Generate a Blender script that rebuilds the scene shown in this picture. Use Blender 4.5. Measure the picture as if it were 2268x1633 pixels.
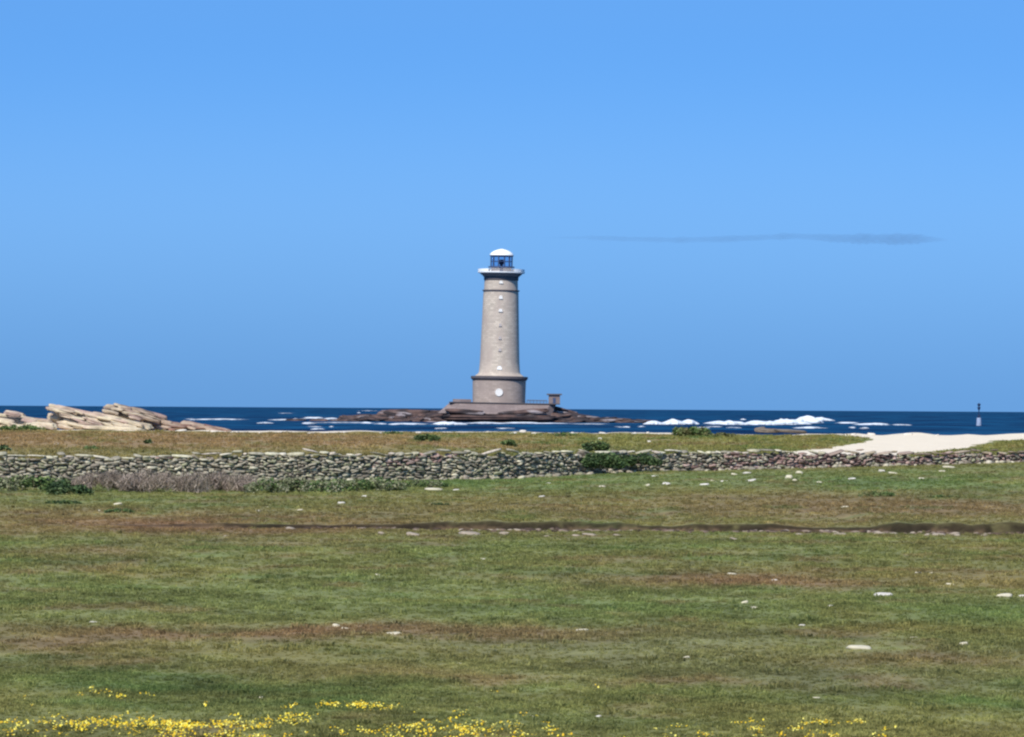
import bpy, math, random
import numpy as np
from mathutils import Vector, Euler, Matrix

S = bpy.context.scene
for o in list(bpy.data.objects):
    bpy.data.objects.remove(o)
COL = S.collection
R = math.radians

# ------------------------------------------------------------------ camera
F = 4848.0                      # focal length in pixels of a 1024 px wide picture
EYE = 4.2                       # eye above the sea
cam_d = bpy.data.cameras.new('camera')
cam = bpy.data.objects.new('camera', cam_d)
COL.objects.link(cam)
cam_d.sensor_width = 36.0
cam_d.lens = 36.0 * F / 1024.0
cam_d.clip_start = 0.5
cam_d.clip_end = 150000.0
cam.location = (0, 0, EYE)
cam.rotation_euler = Euler((R(90 + 0.474), R(-0.36), 0), 'XYZ')
S.camera = cam
CR = cam.rotation_euler.to_matrix()

# ------------------------------------------------------------------ sky and sun
SUN_EL, SUN_AZ = 44.0, 203.0     # azimuth clockwise from +Y (the view direction): behind, a little left
world = bpy.data.worlds.new('World')
S.world = world
world.use_nodes = True
wn, wl = world.node_tree.nodes, world.node_tree.links
wn.clear()
w_out = wn.new('ShaderNodeOutputWorld')
w_bg = wn.new('ShaderNodeBackground')
w_sky = wn.new('ShaderNodeTexSky')
w_sky.sky_type = 'NISHITA'
w_sky.sun_disc = False
w_sky.sun_elevation = R(SUN_EL)
w_sky.sun_rotation = R(SUN_AZ)
w_sky.altitude = 0
w_sky.air_density = 1.0
w_sky.dust_density = 0.0
w_sky.ozone_density = 4.0
w_tc = wn.new('ShaderNodeTexCoord')
w_add = wn.new('ShaderNodeVectorMath'); w_add.operation = 'ADD'; w_add.inputs[1].default_value = (0, 0, 0.30)
w_nrm = wn.new('ShaderNodeVectorMath'); w_nrm.operation = 'NORMALIZE'
w_hsv = wn.new('ShaderNodeHueSaturation')
w_hsv.inputs['Saturation'].default_value = 1.0
w_hsv.inputs['Value'].default_value = 1.664
wl.new(w_tc.outputs['Generated'], w_add.inputs[0])
wl.new(w_add.outputs[0], w_nrm.inputs[0])
wl.new(w_nrm.outputs[0], w_sky.inputs[0])
wl.new(w_sky.outputs[0], w_hsv.inputs['Color'])
# the air's tint by elevation: bluer and a little deeper right above the horizon
w_sep = wn.new('ShaderNodeSeparateXYZ'); wl.new(w_tc.outputs['Generated'], w_sep.inputs[0])
w_mr = wn.new('ShaderNodeMapRange'); w_mr.inputs[1].default_value = 0.0; w_mr.inputs[2].default_value = 0.5
wl.new(w_sep.outputs['Z'], w_mr.inputs[0])
w_cr = wn.new('ShaderNodeValToRGB'); w_cr.color_ramp.interpolation = 'CARDINAL'
wl.new(w_mr.outputs[0], w_cr.inputs[0])
SKY_TINT = [(0.0, (.345, .49, .575)), (0.076, (.525, .72, .80)), (0.16, (.42, .69, .865)), (1.0, (.65, .77, .80))]
_el = w_cr.color_ramp.elements
_el[0].position, _el[1].position = 0.0, 1.0
_el.new(0.076); _el.new(0.16)
for _e_, (_p, _c) in zip(_el, SKY_TINT):
    _e_.position = _p; _e_.color = (*_c, 1)
w_mul = wn.new('ShaderNodeMix'); w_mul.data_type = 'RGBA'; w_mul.blend_type = 'MULTIPLY'; w_mul.inputs[0].default_value = 1.0
wl.new(w_hsv.outputs[0], w_mul.inputs[6]); wl.new(w_cr.outputs[0], w_mul.inputs[7])
wl.new(w_mul.outputs[2], w_bg.inputs['Color'])
wl.new(w_bg.outputs[0], w_out.inputs['Surface'])
w_bg.inputs['Strength'].default_value = 0.12

sun_d = bpy.data.lights.new('sun', 'SUN')
sun_d.energy = 4.0
sun_d.angle = R(0.53)
sun_d.color = (1.0, 0.955, 0.89)
sun = bpy.data.objects.new('sun', sun_d)
COL.objects.link(sun)
_a, _e = R(SUN_AZ), R(SUN_EL)
SUN_DIR = Vector((math.sin(_a) * math.cos(_e), math.cos(_a) * math.cos(_e), math.sin(_e)))
sun.rotation_euler = SUN_DIR.to_track_quat('Z', 'Y').to_euler()
sun.location = (0, -50, 200)

S.view_settings.view_transform = 'Standard'
S.view_settings.look = 'None'
S.view_settings.gamma = 1.0
S.view_settings.exposure = 0.25
S.render.engine = 'CYCLES'
S.cycles.use_denoising = True
S.cycles.max_bounces = 5
S.cycles.filter_width = 2.3

# ------------------------------------------------------------------ helpers
rng = np.random.default_rng(7)

def lin(r, g, b):
    return tuple(((c / 255.0 + 0.055) / 1.055) ** 2.4 if c > 10 else c / 255 / 12.92 for c in (r, g, b))

def hash2(ix, iy, seed):
    n = (ix.astype(np.int64) * 374761393 + iy.astype(np.int64) * 668265263 + seed * 974634777) & 0x7fffffff
    n = ((n ^ (n >> 13)) * 1274126177) & 0x7fffffff
    n = (n ^ (n >> 16)) & 0xffff
    return n / 65535.0

def vnoise(x, y, seed=0):
    x = np.asarray(x, float); y = np.asarray(y, float)
    ix, iy = np.floor(x), np.floor(y)
    fx, fy = x - ix, y - iy
    fx = fx * fx * (3 - 2 * fx); fy = fy * fy * (3 - 2 * fy)
    a = hash2(ix, iy, seed); b = hash2(ix + 1, iy, seed)
    c = hash2(ix, iy + 1, seed); d = hash2(ix + 1, iy + 1, seed)
    return (a * (1 - fx) + b * fx) * (1 - fy) + (c * (1 - fx) + d * fx) * fy

def fbm(x, y, seed=0, octaves=4, gain=0.5):
    s, amp, tot = 0.0, 1.0, 0.0
    x = np.asarray(x, float); y = np.asarray(y, float)
    for k in range(octaves):
        s = s + amp * (vnoise(x * 2 ** k + 13.7 * k, y * 2 ** k - 7.3 * k, seed + k) - 0.5)
        tot += amp; amp *= gain
    return s / tot * 2          # about -1..1

def n3(p, seed=0):              # cheap 3D-ish noise of an (N,3) array
    return (vnoise(p[:, 0] + 0.37 * p[:, 2], p[:, 1] - 0.61 * p[:, 2], seed)
            + vnoise(p[:, 2] + 0.29 * p[:, 0], p[:, 1] + 0.43 * p[:, 0], seed + 51)
            + vnoise(p[:, 2] - 0.5 * p[:, 1], p[:, 0] * 1.1, seed + 97)) / 1.5 - 1.0

def sstep(a, b, x):
    t = np.clip((np.asarray(x, float) - a) / (b - a), 0, 1)
    return t * t * (3 - 2 * t)

# picture coordinates are those of a 2268 x 1633 view of the photograph
K = 1024.0 / 2268.0
def ray(px, py):
    v = CR @ Vector(((px * K - 512.0) / F, (368.5 - py * K) / F, -1.0))
    return v / v.y
def at(px, py, d):
    v = ray(px, py)
    return Vector((v.x * d, d, EYE + v.z * d))

# ------------------------------------------------------------------ terrain
FIELD = 0.95
def scarp_line(X):
    return 130.5 + 1.3 * fbm(X / 5.0, X * 0 + 3.1, 5, 4) + .18 * fbm(X / .7, X * 0 + 9.1, 15, 3)
def scarp_h(X):
    h = np.interp(X, [-12, -9, -8, -5, -3, -2, 0, 3, 3.7, 4.6, 5, 7, 7.7, 9.7, 10.4, 14.5, 20], [.03, .07, .11, .09, .13, .19, .22, .19, .12, .13, .2, .19, .11, .12, .26, .25, .25])
    h = h * (1 + .3 * fbm(X / .6, X * 0 + 4, 9, 4))
    return np.maximum(h, 0.0)
def cross_rise(X, Y):
    r_ = np.interp(X, [-6, -.7, 4, 7.9, 14.4, 20, 25.5, 40], [0, .02, .2, .33, .41, .56, .75, .9])
    return r_ * sstep(150, 225, Y) * (1 - sstep(245, 400, Y))

SHORE = 500.0
def shore_line(X):
    return SHORE + 3.5 * fbm(X / 11.0, X * 0 + 8.0, 31, 3)
def height(X, Y):
    X = np.asarray(X, float); Y = np.asarray(Y, float)
    z = FIELD + 0.035 * fbm(X / 6.0, Y / 9.0, 1, 3) + 0.012 * fbm(X / 1.1, Y / 1.6, 2, 2) + 0.004 * fbm(X / 0.3, Y / 0.4, 2, 2)
    s0 = scarp_line(X)
    z = z + scarp_h(X) * sstep(0.0, 0.3, Y - s0) * (1 - 0.75 * sstep(4, 38, Y - s0))
    z = z - 0.06 * scarp_h(X) / 0.3 * np.exp(-((Y - s0 + 0.7) / 1.0) ** 2)
    z = z + cross_rise(X, Y)
    z = z + 0.7 * sstep(255, 500, Y) + 0.10 * fbm(X / 9, Y / 30, 3, 3) * sstep(260, 330, Y)
    sl = shore_line(X)
    t = (Y - sl)
    z = z + (0.16 * fbm(X / 4.0, X * 0 + 1, 41, 3) + 0.05) * sstep(-22, -4, t)
    for cx_, cw, ch in ((41.5, 1.6, .22), (47.5, 1.2, .12), (53, 2.6, .22), (36, 1.2, .12)):
        z = z + ch * np.exp(-((X - cx_) / cw) ** 2) * sstep(-9, -2, t)
    z = z - (z + 2.5) * sstep(2, 26, t)
    return z

def ground_at(px, py):
    v = ray(px, py)
    lo, hi = 8.0, 540.0
    ds = np.linspace(lo, hi, 5000)
    f = EYE + v.z * ds - height(v.x * ds, ds)
    idx = np.where(f < 0)[0]
    d = ds[idx[0]] if len(idx) else SHORE - 3
    return Vector((v.x * d, d, float(height(v.x * d, d))))

# -------- colour of the turf: patches of vegetation (own colour of the ground cover)
G_GREEN = np.array(lin(110, 119, 72)); G_OLIVE = np.array(lin(122, 115, 70)); G_BROWN = np.array(lin(124, 104, 76))
G_RED = np.array(lin(128, 101, 76)); G_DARK = np.array(lin(92, 100, 58)); G_GREY = np.array(lin(110, 110, 76))
G_DRY = np.array(lin(152, 127, 92)); G_DRYG = np.array(lin(136, 130, 78)); G_LUSH = np.array(lin(90, 114, 64))
G_SAND = np.array(lin(232, 216, 190)); G_SOIL_SHADE = np.array(lin(40, 32, 26)); G_DEEP = np.array(lin(78, 94, 54))
PATCH = [  # x, y, rx, ry, colour, strength
    (1134, 1075, 1500, 22, G_GREEN, .9), (1134, 1110, 1500, 16, G_OLIVE, .7), (2000, 1120, 520, 34, G_BROWN, .85),
    (1300, 1130, 620, 18, G_BROWN, .55), (400, 1165, 560, 24, G_RED, .9), (100, 1135, 420, 16, G_BROWN, .6),
    (300, 1110, 400, 16, G_GREEN, .6), (1134, 1215, 1500, 16, G_GREEN, .8), (230, 1225, 170, 12, G_BROWN, .7),
    (560, 1205, 260, 10, G_BROWN, .6), (1134, 1330, 1500, 70, G_GREEN, .8), (230, 1270, 170, 9, G_RED, .6),
    (1500, 1225, 260, 10, G_OLIVE, .6), (1650, 1285, 400, 22, G_BROWN, .9), (1950, 1275, 400, 16, G_OLIVE, .7), (2200, 1290, 160, 24, G_BROWN, .7), (2180, 1215, 200, 26, G_OLIVE, .7),
    (1600, 1292, 220, 12, G_RED, .6), (620, 1405, 640, 15, G_BROWN, .95), (560, 1398, 330, 9, G_RED, .7),
    (150, 1430, 260, 32, G_BROWN, .75), (880, 1412, 330, 15, G_BROWN, .8), (1150, 1410, 120, 10, G_RED, .5),
    (1180, 1400, 300, 12, G_BROWN, .6), (700, 1450, 700, 20, G_OLIVE, .7), (1600, 1440, 700, 40, G_GREY, .7),
    (1950, 1390, 300, 12, G_OLIVE, .8), (1900, 1460, 340, 16, G_OLIVE, .6), (600, 1490, 700, 18, G_GREY, .6),
    (300, 1495, 340, 20, G_DARK, .8), (900, 1505, 300, 12, G_RED, .35), (1800, 1500, 500, 30, G_GREY, .7),
    (1500, 1512, 240, 10, G_RED, .5), (2050, 1460, 220, 14, G_BROWN, .55), (1200, 1545, 700, 20, G_DARK, .6),
    (400, 1530, 420, 14, G_DEEP, .8), (640, 1562, 320, 10, G_DEEP, .6), (1900, 1540, 400, 28, G_DARK, .6),
    (1134, 1590, 1500, 22, G_GREEN, .45), (2150, 1560, 160, 16, G_LUSH, .7), (1500, 1600, 400, 22, G_DARK, .5),
    (100, 1300, 200, 26, G_GREEN, .6), (1000, 1068, 400, 14, G_LUSH, .6), (2000, 1065, 330, 16, G_LUSH, .6),
    (2180, 1350, 300, 26, G_LUSH, .5), (1300, 1350, 300, 22, G_LUSH, .35), (200, 1570, 200, 12, G_LUSH, .5),
]
def patch_world():
    out = []
    for x, y, rx, ry, c, s in PATCH:
        p = ground_at(x, y)
        a = ground_at(x, y - ry); b = ground_at(x, y + ry)
        X1 = ray(x + rx, y).x * p.y
        out.append((p.x, p.y, abs(X1 - p.x), max((a.y - p.y), .5), max((p.y - b.y), .5), c, s))
    return out
PW = patch_world()

def poly_px(pts):
    return np.array([[q.x, q.y] for q in (ground_at(x, y) for x, y in pts)])
def inside(poly, X, Y):
    r_ = np.zeros(np.shape(X), bool)
    n = len(poly)
    for i in range(n):
        x0, y0 = poly[i]; x1, y1 = poly[(i + 1) % n]
        if y0 == y1: continue
        c = ((y0 > Y) != (y1 > Y)) & (X < (x1 - x0) * (Y - y0) / (y1 - y0) + x0)
        r_ ^= c
    return r_
def ray_pt(px, py, z=1.3):      # where a picture ray meets a level
    v = ray(px, py); d = (z - EYE) / v.z
    return [v.x * d, d]
def ground2(px, py):
    q = ground_at(px, py); return [q.x, q.y]
SAND = np.array([ground2(1700, 1012), ground2(1745, 1003), ground2(1815, 995), ground2(1892, 984), ground2(1934, 974),
                 ground2(1915, 969), [ground2(1876, 967)[0] * 1.02, 492], [ray(1870, 960).x * 560, 560], [ray(2500, 960).x * 560, 560],
                 ground2(2400, 968), ground2(2268, 972.5), ground2(2190, 977), ground2(2150, 990), ground2(2058, 1001), ground2(1990, 1010),
                 ground2(1900, 1030), ground2(1750, 1030)])

TURF_GAIN = np.array([1.17, 1.13, 1.17])
def turf_colour(X, Y):
    X = np.asarray(X, float); Y = np.asarray(Y, float)
    wx = X + 0.012 * Y * fbm(X / (0.02 * Y + .3), Y / (0.12 * Y + 1), 61, 3)
    wy = Y * (1 + 0.05 * fbm(X / (0.02 * Y + .3), Y / (0.10 * Y + 1), 67, 4))
    c = np.empty(X.shape + (3,)); c[:] = G_GREEN * .5 + G_OLIVE * .5
    for cx, cy, rx, r1, r0, col, s in PW:
        ry = np.where(wy > cy, r1, r0)
        q = ((wx - cx) / rx) ** 2 + ((wy - cy) / ry) ** 2
        m = (s * np.exp(-q * 1.1))[..., None]
        c = c * (1 - m) + col * m
    # mottling of the turf itself
    n = fbm(X / 0.9, Y / 1.7, 71, 4)
    n2 = fbm(X / 0.35, Y / 0.8, 77, 3)
    n4 = fbm(X / 3.2, Y / 6.0, 79, 4)
    m = (sstep(.10, .55, n4) * .5)[..., None]; c = c * (1 - m) + G_OLIVE * m
    m = (sstep(.12, .5, fbm(X / 1.6, Y / 3.4, 87, 4)) * .45)[..., None]; c = c * (1 - m) + G_BROWN * m
    m = (sstep(.15, .55, fbm(X / 2.2, Y / 4.4, 89, 4)) * .36)[..., None]; c = c * (1 - m) + G_LUSH * m
    n5 = fbm(X / .22, Y / .9, 83, 3)
    c = c * (1 + .30 * n + .26 * n2 + .16 * n4 + .2 * n5)[..., None]
    # beyond the wall: dry grass on the left, greener to the right
    c = c * TURF_GAIN
    far = sstep(222, 234, Y)
    u = X / Y
    g = sstep(-.045, .02, u + .02 * fbm(X / 7, Y / 22, 91, 3))[..., None]
    cf = G_DRY * (1 - g) + G_DRYG * g
    m = (sstep(.05, .5, fbm(X / 3.5, Y / 16, 93, 4)) * .7)[..., None]
    cf = cf * (1 - m) + (G_OLIVE * (1 - g) + G_LUSH * g) * m
    m = (sstep(.1, .5, fbm(X / 4.5, Y / 14, 99, 4)) * .55)[..., None]
    cf = cf * (1 - m) + np.array(lin(150, 121, 92)) * m
    m = (sstep(440, 490, Y + 12 * fbm(X / 5, Y / 12, 95, 2)) * .6)[..., None]
    cf = cf * (1 - m) + np.array(lin(142, 134, 82)) * m
    m = (sstep(375, 330, Y + 20 * fbm(X / 5, Y / 12, 96, 2)) * .6)[..., None]
    cf = cf * (1 - m) + np.array(lin(122, 120, 74)) * m
    cf = cf * (1 + .22 * fbm(X / 2.2, Y / 9, 97, 4))[..., None]
    c = c * (1 - far[..., None]) + cf * far[..., None]
    return c
def sand_mask(X, Y):
    jx = X + .5 * fbm(X / 1.5, Y / 5, 101, 3); jy = Y + 5 * fbm(X / 4, Y / 12, 103, 3)
    m = inside(SAND, jx, jy).astype(float)
    sl = shore_line(X)
    wd = np.interp(X, [-60, -40, -22, -8, 20, 60], [3, 12, 12, 6, 5, 3])
    strip = sstep(-1.0, .5, Y - sl + wd - 9 * fbm(X / 3, X * 0 + 2, 107, 3))
    return np.maximum(m, strip)
def scarp_mask(X, Y):
    s0 = scarp_line(X)
    h = scarp_h(X)
    n = .5 * fbm(X / .9, Y / .5, 109, 3)
    face = np.exp(-((Y - s0 - .12) / (.36 + .2 * n)) ** 2) * sstep(.01, .08, h + .02 * n)
    foot = .8 * sstep(-3.6, -1.2, Y - s0 + n) * (1 - sstep(-.2, .2, Y - s0)) * sstep(.10, .2, h + .06 * n)
    foot *= .8 * sstep(.0, .4, fbm(X / 2.6, Y / 3.0, 119, 3) + .25 * sstep(9, 11, X) + .1)
    brk = .7 + .3 * sstep(-.45, .1, fbm(X / .5, Y / .35, 131, 4) + .2)
    return np.clip(np.maximum(face, foot * .6) * brk, 0, 1)
def ground_colour(X, Y):
    c = turf_colour(X, Y)
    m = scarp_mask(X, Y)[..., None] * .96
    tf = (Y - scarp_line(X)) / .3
    dk = np.maximum(sstep(.3, .55, tf), sstep(-.15, .2, fbm(X / .9, Y / .6, 141, 4) + .35 * sstep(10, 10.5, X) + .3 * sstep(4.8, 5.1, X) * sstep(7.4, 7.0, X) + .12 * sstep(-.6, .2, X) * sstep(3.4, 2.6, X)))[..., None]  # undercut shade painted along the bank's top edge; patches elsewhere are dark soil
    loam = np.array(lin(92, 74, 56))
    c = c * (1 - m) + (G_SOIL_SHADE * dk + loam * (1 - dk)) * (1 + .5 * fbm(X / .35, Y / .3, 111, 4))[..., None] * m
    m = sand_mask(X, Y)[..., None]
    sc = G_SAND * (1 + .05 * fbm(X / 1.2, Y / 5, 113, 4))[..., None]
    return np.clip(c * (1 - m) + sc * m, .01, 1)

# ------------------------------------------------------------------ materials
def new_mat(name):
    m = bpy.data.materials.new(name)
    m.use_nodes = True
    nt = m.node_tree
    b = nt.nodes['Principled BSDF']
    return m, nt.nodes, nt.links, b

def mat_attr(name, rough=.9, attr='col', kind='GEOMETRY', nscale=8.0, namt=.25, bump=.0, bscale=20, spec=.2, bdist=.02):
    """colour from the mesh's own attribute, broken up by procedural noise"""
    m, n, l, b = new_mat(name)
    a = n.new('ShaderNodeAttribute'); a.attribute_name = attr; a.attribute_type = kind
    geo = n.new('ShaderNodeNewGeometry')
    t = n.new('ShaderNodeTexNoise'); t.inputs['Scale'].default_value = nscale; t.inputs['Detail'].default_value = 5
    l.new(geo.outputs['Position'], t.inputs['Vector'])
    mr = n.new('ShaderNodeMapRange'); mr.inputs[1].default_value = .3; mr.inputs[2].default_value = .7
    mr.inputs[3].default_value = 1 - namt; mr.inputs[4].default_value = 1 + namt
    l.new(t.outputs['Fac'], mr.inputs[0])
    vm = n.new('ShaderNodeVectorMath'); vm.operation = 'SCALE'
    l.new(a.outputs['Color'], vm.inputs[0]); l.new(mr.outputs[0], vm.inputs['Scale'])
    l.new(vm.outputs[0], b.inputs['Base Color'])
    b.inputs['Roughness'].default_value = rough
    b.inputs['Specular IOR Level'].default_value = spec
    if bump:
        t2 = n.new('ShaderNodeTexNoise'); t2.inputs['Scale'].default_value = bscale; t2.inputs['Detail'].default_value = 6
        l.new(geo.outputs['Position'], t2.inputs['Vector'])
        bp = n.new('ShaderNodeBump'); bp.inputs['Strength'].default_value = bump; bp.inputs['Distance'].default_value = bdist
        l.new(t2.outputs['Fac'], bp.inputs['Height']); l.new(bp.outputs[0], b.inputs['Normal'])
    return m

def mat_plain(name, rgb, rough=.8, namt=.12, nscale=1.5, spec=.3, metal=0.0, rgb2=None):
    m, n, l, b = new_mat(name)
    geo = n.new('ShaderNodeNewGeometry')
    t = n.new('ShaderNodeTexNoise'); t.inputs['Scale'].default_value = nscale; t.inputs['Detail'].default_value = 6
    l.new(geo.outputs['Position'], t.inputs['Vector'])
    cr = n.new('ShaderNodeValToRGB')
    c = lin(*rgb)
    c2 = lin(*rgb2) if rgb2 else tuple(v * (1 - 2 * namt) for v in c)
    cr.color_ramp.elements[0].position = .3; cr.color_ramp.elements[1].position = .68
    cr.color_ramp.elements[0].color = (*c2, 1); cr.color_ramp.elements[1].color = (*c, 1)
    l.new(t.outputs['Fac'], cr.inputs[0]); l.new(cr.outputs[0], b.inputs['Base Color'])
    b.inputs['Roughness'].default_value = rough
    b.inputs['Specular IOR Level'].default_value = spec
    b.inputs['Metallic'].default_value = metal
    return m

def mat_masonry(name, rgb, rgb2, course=.6):
    """dressed granite in courses, weathered"""
    m, n, l, b = new_mat(name)
    tc = n.new('ShaderNodeTexCoord')
    sep = n.new('ShaderNodeSeparateXYZ'); l.new(tc.outputs['Object'], sep.inputs[0])
    at2 = n.new('ShaderNodeMath'); at2.operation = 'ARCTAN2'
    l.new(sep.outputs['X'], at2.inputs[0]); l.new(sep.outputs['Y'], at2.inputs[1])
    mu = n.new('ShaderNodeMath'); mu.operation = 'MULTIPLY'; mu.inputs[1].default_value = 6.0
    l.new(at2.outputs[0], mu.inputs[0])
    cmb = n.new('ShaderNodeCombineXYZ'); l.new(mu.outputs[0], cmb.inputs[0]); l.new(sep.outputs['Z'], cmb.inputs[1])
    br = n.new('ShaderNodeTexBrick')
    br.inputs['Scale'].default_value = 1.0
    br.inputs['Brick Width'].default_value = course * 2.2
    br.inputs['Row Height'].default_value = course
    br.inputs['Mortar Size'].default_value = .035
    br.inputs['Color1'].default_value = (*lin(*rgb), 1)
    br.inputs['Color2'].default_value = (*[a * .72 for a in lin(*rgb)], 1)
    br.inputs['Mortar'].default_value = (*[a * .6 for a in lin(*rgb)], 1)
    l.new(cmb.outputs[0], br.inputs['Vector'])
    t = n.new('ShaderNodeTexNoise'); t.inputs['Scale'].default_value = .35; t.inputs['Detail'].default_value = 7
    mp = n.new('ShaderNodeMapping'); mp.inputs['Scale'].default_value = (1, 1, .35)
    l.new(tc.outputs['Object'], mp.inputs[0]); l.new(mp.outputs[0], t.inputs['Vector'])
    mr = n.new('ShaderNodeMapRange'); mr.inputs[1].default_value = .38; mr.inputs[2].default_value = .68
    l.new(t.outputs['Fac'], mr.inputs[0])
    mx = n.new('ShaderNodeMix'); mx.data_type = 'RGBA'
    mx.inputs[7].default_value = (*lin(*rgb2), 1)
    l.new(mr.outputs[0], mx.inputs[0]); l.new(br.outputs['Color'], mx.inputs[6])
    l.new(mx.outputs[2], b.inputs['Base Color'])
    b.inputs['Roughness'].default_value = .9
    b.inputs['Specular IOR Level'].default_value = .15
    return m

# ------------------------------------------------------------------ mesh helpers
def link(name, verts, faces, mats, parent=None, smooth=False, col=None, mat_idx=None):
    me = bpy.data.meshes.new(name)
    verts = np.asarray(verts, dtype=np.float32)
    if isinstance(faces, np.ndarray):
        nf, k = faces.shape
        me.vertices.add(len(verts)); me.vertices.foreach_set('co', verts.ravel())
        me.loops.add(nf * k); me.loops.foreach_set('vertex_index', faces.astype(np.int32).ravel())
        me.polygons.add(nf)
        me.polygons.foreach_set('loop_start', np.arange(0, nf * k, k, dtype=np.int32))
        me.polygons.foreach_set('loop_total', np.full(nf, k, dtype=np.int32))
        me.update(calc_edges=True)
    else:
        me.from_pydata([tuple(map(float, v)) for v in verts], [], faces)
    me.validate()
    for m in (mats if isinstance(mats, (list, tuple)) else [mats]):
        me.materials.append(m)
    if mat_idx is not None:
        me.polygons.foreach_set('material_index', np.asarray(mat_idx, dtype=np.int32))
    if smooth:
        me.polygons.foreach_set('use_smooth', np.ones(len(me.polygons), dtype=bool))
    if col is not None:
        a = me.attributes.new('col', 'FLOAT_COLOR', 'POINT')
        c = np.ones((len(verts), 4), dtype=np.float32); c[:, :3] = col
        a.data.foreach_set('color', c.ravel())
    o = bpy.data.objects.new(name, me)
    COL.objects.link(o)
    if parent is not None:
        o.parent = parent
    return o

def tag(o, label=None, cat=None, group=None, kind=None):
    if label: o['label'] = label
    if cat: o['category'] = cat
    if group: o['group'] = group
    if kind: o['kind'] = kind
    return o
def empty(name, loc, label, cat, group=None):
    o = bpy.data.objects.new(name, None); COL.objects.link(o); o.location = loc
    o.empty_display_size = .5
    return tag(o, label, cat, group)

class MB:
    def __init__(s): s.v = []; s.f = []; s.m = []
    def add(s, v, f, mi=0):
        o = len(s.v); s.v += [tuple(p) for p in v]; s.f += [tuple(i + o for i in q) for q in f]; s.m += [mi] * len(f)
    def lathe(s, prof, n=64, a0=0.0, a1=2 * math.pi, mi=0, c=(0, 0)):
        full = abs(a1 - a0 - 2 * math.pi) < 1e-6
        k = n if full else n + 1
        v = []
        for r_, z in prof:
            for i in range(k):
                a = a0 + (a1 - a0) * i / n
                v.append((c[0] + r_ * math.sin(a), c[1] - r_ * math.cos(a), z))
        f = []
        for j in range(len(prof) - 1):
            for i in range(n):
                i2 = (i + 1) % k
                f.append((j * k + i, j * k + i2, (j + 1) * k + i2, (j + 1) * k + i))
        s.add(v, f, mi)
    def box(s, x0, x1, y0, y1, z0, z1, bev=0.0, mi=0):
        b = bev
        v = []
        for z, e in ((z0, b), (z0 + b, 0), (z1 - b, 0), (z1, b)) if b else ((z0, 0), (z1, 0)):
            v += [(x0 + e, y0 + e, z), (x1 - e, y0 + e, z), (x1 - e, y1 - e, z), (x0 + e, y1 - e, z)]
        n = len(v) // 4
        f = [(3, 2, 1, 0), tuple(4 * (n - 1) + i for i in range(4))]
        for j in range(n - 1):
            for i in range(4):
                f.append((4 * j + i, 4 * j + (i + 1) % 4, 4 * j + 4 + (i + 1) % 4, 4 * j + 4 + i))
        s.add(v, f, mi)
    def tube(s, p, q, r0, r1=None, n=8, mi=0):
        r1 = r0 if r1 is None else r1
        p, q = Vector(p), Vector(q)
        d = (q - p).normalized()
        u = d.orthogonal().normalized(); w = d.cross(u)
        v = []
        for c, r_ in ((p, r0), (q, r1)):
            for i in range(n):
                a = 2 * math.pi * i / n
                v.append(c + (u * math.cos(a) + w * math.sin(a)) * r_)
        f = [(i, (i + 1) % n, n + (i + 1) % n, n + i) for i in range(n)]
        f += [tuple(range(n - 1, -1, -1)), tuple(range(n, 2 * n))]
        s.add(v, f, mi)
    def build(s, name, mats, parent=None, smooth=False):
        return link(name, s.v, s.f, mats, parent, smooth, mat_idx=s.m)

# icosphere templates
def ico(sub):
    import bmesh
    bm = bmesh.new(); bmesh.ops.create_icosphere(bm, subdivisions=sub, radius=1.0)
    v = np.array([p.co[:] for p in bm.verts]); f = np.array([[q.index for q in p.verts] for p in bm.faces])
    bm.free(); return v, f
ICO = {k: ico(k) for k in (2, 3, 4, 5, 6)}

def rotm(rx, ry, rz):
    return np.array(Euler((rx, ry, rz)).to_matrix())

def lump(sub, size, rot, loc, seed, rough=.22, boxy=.6, layers=0.0):
    """one weathered stone: a boxy ellipsoid with broken, layered faces"""
    v, f = ICO[sub]
    p = v.copy()
    b = np.abs(p).max(axis=1, keepdims=True)
    p = p * (1 - boxy) + p / b * boxy * .85
    off = seed * 3.17 % 100
    p = p * (1 + rough * n3(p * 1.3 + off, seed))[:, None]
    p = p * (1 + rough * .5 * n3(p * 3.1 + off, seed + 3))[:, None]
    if layers:
        lay = n3(np.c_[p[:, 0] * .9, p[:, 1] * 1.2, p[:, 2] * 6.0] + off, seed + 5)
        lay2 = n3(np.c_[p[:, 0] * 2.4, p[:, 1] * 3, p[:, 2] * 13.0] + off, seed + 8)
        p = p * (1 + layers * lay + layers * .5 * lay2)[:, None]
    p = p * np.array(size)
    p = p @ rotm(*rot).T + np.array(loc)
    return p, f

def join(parts):
    vs, fs, cs, o = [], [], [], 0
    for v, f, c in parts:
        vs.append(v); fs.append(f + o); cs.append(np.broadcast_to(c, v.shape)); o += len(v)
    return np.concatenate(vs), np.concatenate(fs), np.concatenate(cs)

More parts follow.
